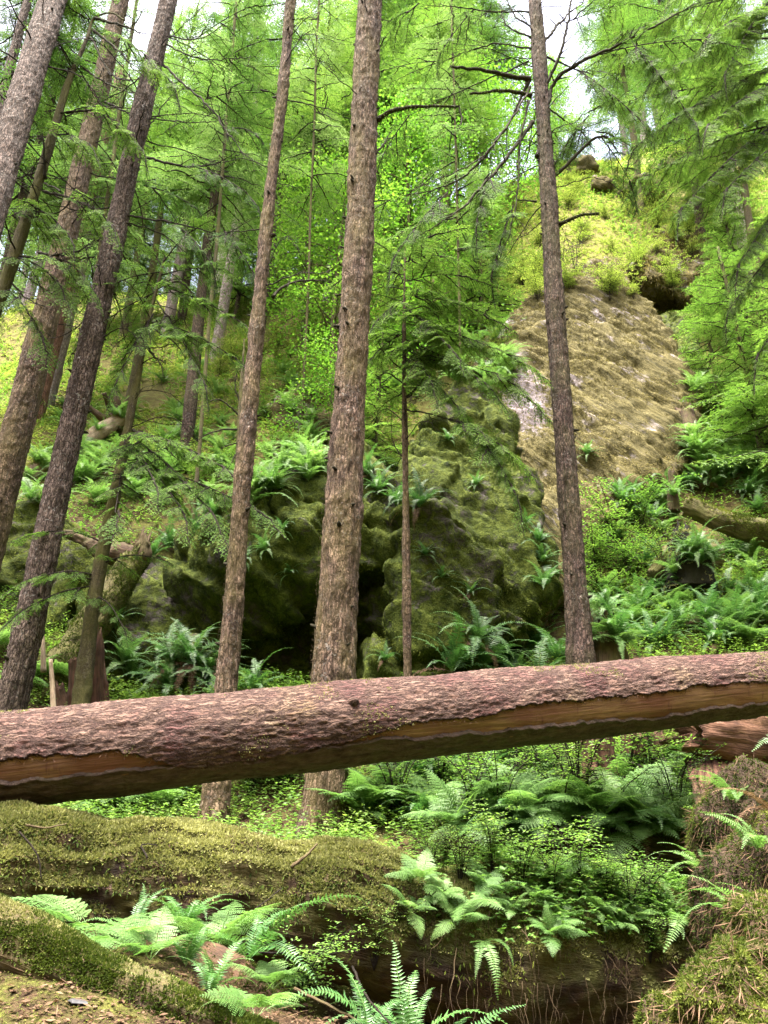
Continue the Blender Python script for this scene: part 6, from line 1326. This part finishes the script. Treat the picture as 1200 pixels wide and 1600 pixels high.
# ------------------------------------------------------------------ ground cover nobody could count
def cover(name, label, n, ylo, yhi, dens, leaf, mat, seed, h=.10, per=5, half=.62, wr=(.35, .6)):
    g = np.random.default_rng(seed); Y = np.exp(g.uniform(math.log(ylo), math.log(yhi), n)); x = Y * g.uniform(-half, half, n) * (1 + 1.5 / Y)
    z = H(x, Y); k = fbm(np.stack([x * .8, Y * .8, 0 * x], 1), 3, seed) > dens; P = np.stack([x, Y, z], 1)[k]; n = len(P)
    sc = np.clip(.7 + .05 * P[:, 1], .8, 2.2); hh = h * sc * g.uniform(.2, 1.2, n); top = P + np.stack([g.normal(0, .03, n), g.normal(0, .03, n), hh], 1)
    mb = MB(); B = np.repeat(top, per, 0); a = g.uniform(0, 6.283, n * per); B = B + np.stack([0 * a, 0 * a, g.uniform(-.6, .1, n * per) * np.repeat(hh, per)], 1)
    D = np.stack([np.cos(a), np.sin(a), g.uniform(-.35, .35, n * per)], 1); s2 = np.repeat(sc, per)
    V, Q = leaves(B, D, np.array([0, 0, 1.0]) + g.normal(0, .3, D.shape), leaf * s2 * g.uniform(.6, 1.4, n * per), leaf * s2 * g.uniform(wr[0], wr[1], n * per), .5, .08)
    tone = np.repeat(np.clip(.5 + .5 * fbm(P * 1.3, 2, seed + 3) + g.normal(0, .1, n), 0, 1), per)
    mb.add(V, Q, tint=np.repeat(np.clip(tone + g.normal(0, .08, n * per), 0, 1), 4)); o = mb.build(name, M[mat], None, smooth=False, origin=(0, 6, 1)); return tag(o, label, 'ground cover', kind='stuff')
cover('undergrowth', 'low leafy undergrowth covering the forest floor below and behind the log', 46000, 5.0, 13, -.35, .034, 'cover', 901, .22, 6)
cover('undergrowth', 'darker low leaves of the forest floor below and behind the log', 16000, 5.2, 13, -.1, .045, 'shrub', 906, .22, 6)
cover('undergrowth', 'bright leafy undergrowth on the hillside above the rocks', 34000, 11, 26, -.2, .045, 'shrub', 902, .16, 5)
cover('undergrowth', 'yellow green undergrowth high on the hillside below the skyline', 34000, 15, 36, -.25, .055, 'shrub_gold', 903, .14, 5)
cover('moss_carpet', 'ragged moss on the ground between the logs and on the left bank', 40000, 4.6, 9, -.1, .012, 'moss', 904, .012, 4)
cover('leaf_litter', 'dead leaves and bark flakes on the near bank', 9000, 1.7, 4.4, -.7, .032, 'fern_dead', 910, .012, 2)
cover('moss_carpet', 'brighter moss clumps on the near bank', 42000, 1.7, 4.4, .12, .009, 'moss', 911, .022, 4)
cover('twig_litter', 'thin fallen twigs and stalks strewn over the near bank', 5000, 1.7, 8, -.5, .09, 'fern_dead', 909, .010, 1, wr=(.025, .05))
cover('leaf_litter', 'fine brown needles and bark crumbs on the near bank', 60000, 1.7, 4.2, -.6, .010, 'fern_dead', 907, .003, 3)
cover('moss_carpet', 'thin moss on the near bank in the bottom left corner', 70000, 1.7, 4.4, .0, .006, 'moss_dark', 908, .010, 4)
cover('leaf_litter', 'brown needles twigs and dead leaves on the bank at lower left', 14000, 1.9, 12, -.35, .02, 'fern_dead', 905, .006, 3)

def log_cover():
    nl = bpy.data.objects['nurse_log']; o = [c for c in nl.children if c.name.startswith('decayed_wood')][0]; V = np.empty(len(o.data.vertices) * 3, np.float32); o.data.vertices.foreach_get('co', V); V = V.reshape(-1, 3) + np.array(nl.location)
    g = np.random.default_rng(71); k = np.where((V[:, 0] + .25 * g.normal(size=len(V)) > .75) & (V[:, 0] < 2.3) & (V[:, 2] > 1.0))[0]; P = V[g.choice(k, 3400)]; n = len(P); per = 5
    B = np.repeat(P + np.stack([g.normal(0, .05, n), g.normal(0, .05, n), g.uniform(.01, .12, n)], 1), per, 0); a = g.uniform(0, 6.283, n * per); D = np.stack([np.cos(a), np.sin(a), g.uniform(-.5, .3, n * per)], 1)
    mb = MB(); Vv, Qq = leaves(B, D, np.array([0, 0, 1.0]) + g.normal(0, .3, D.shape), .030 * g.uniform(.5, 1.4, n * per), .020 * g.uniform(.5, 1.3, n * per), .5, .08); mb.add(Vv, Qq, tint=np.repeat(np.clip(.55 + g.normal(0, .18, n * per), 0, 1), 4))
    tag(mb.build('undergrowth', M['shrub'], None, smooth=False, origin=(1, 5, 1.3)), 'low bright leaves covering the right half of the nurse log', 'ground cover', kind='stuff')
log_cover()
# thin fallen sticks and a flake of stone
for a, r, lab in (([(455, 1355, 4.25), (480, 1335, 4.3), (496, 1318, 4.35)], .010, 'short brown stick leaning on the golden moss'), ([(330, 1465, 3.5), (400, 1420, 3.6), (440, 1387, 3.7)], .004, 'thin curved stick rising from the ferns to the nurse log'), ([(380, 1490, 3.4), (470, 1487, 3.4), (520, 1482, 3.45)], .005, 'thin level stick in front of the dark gap'), ([(550, 1510, 3.2), (575, 1560, 3.0), (620, 1610, 2.9)], .005, 'straight pale stick beside the upright fern fronds'), ([(460, 1545, 3.0), (540, 1585, 2.9), (600, 1620, 2.85)], .006, 'brown stick lying across the bottom middle'), ([(1110, 1485, 3.6), (1130, 1520, 3.4), (1152, 1558, 3.3)], .007, 'grey stick on the mossy mound'), ([(40, 1290, 3.9), (75, 1293, 3.9), (105, 1287, 3.95)], .006, 'thin dark twig on the left end of the nurse log'), ([(30, 1300, 3.85), (60, 1340, 3.85), (65, 1375, 3.85)], .005, 'reddish bent twig hanging on the left end of the nurse log'), ([(230, 1340, 4.05), (222, 1320, 4.1), (245, 1320, 4.1)], .005, 'small brown twig on the middle of the golden moss')):
    c = resample(pts(*a), 14) + gf.normal(0, .0012, (14, 3)); V, Q, T, C = tube(c, np.linspace(r, r * .5, 14), 7); mb = MB(); mb.add(V, Q, T, ax=C); tag(mb.build('fallen_stick', M['rot_brown'] if r > .005 else M['twig'], origin=c[0]), lab, 'stick')
h = hit(122, 1570, [0])
V, Fc = hull(blob_pts(h[0] + [0, 0, .01], (.035, .02, .008), 14, 5)); me = bpy.data.meshes.new('stone_flake'); me.from_pydata([tuple(np.array(v) - h[0]) for v in V], [], Fc); o = link('stone_flake', me, None, h[0]); me.materials.append(M['stone']); tag(o, 'small pale grey stone flake on the litter in the bottom left corner', 'stone')
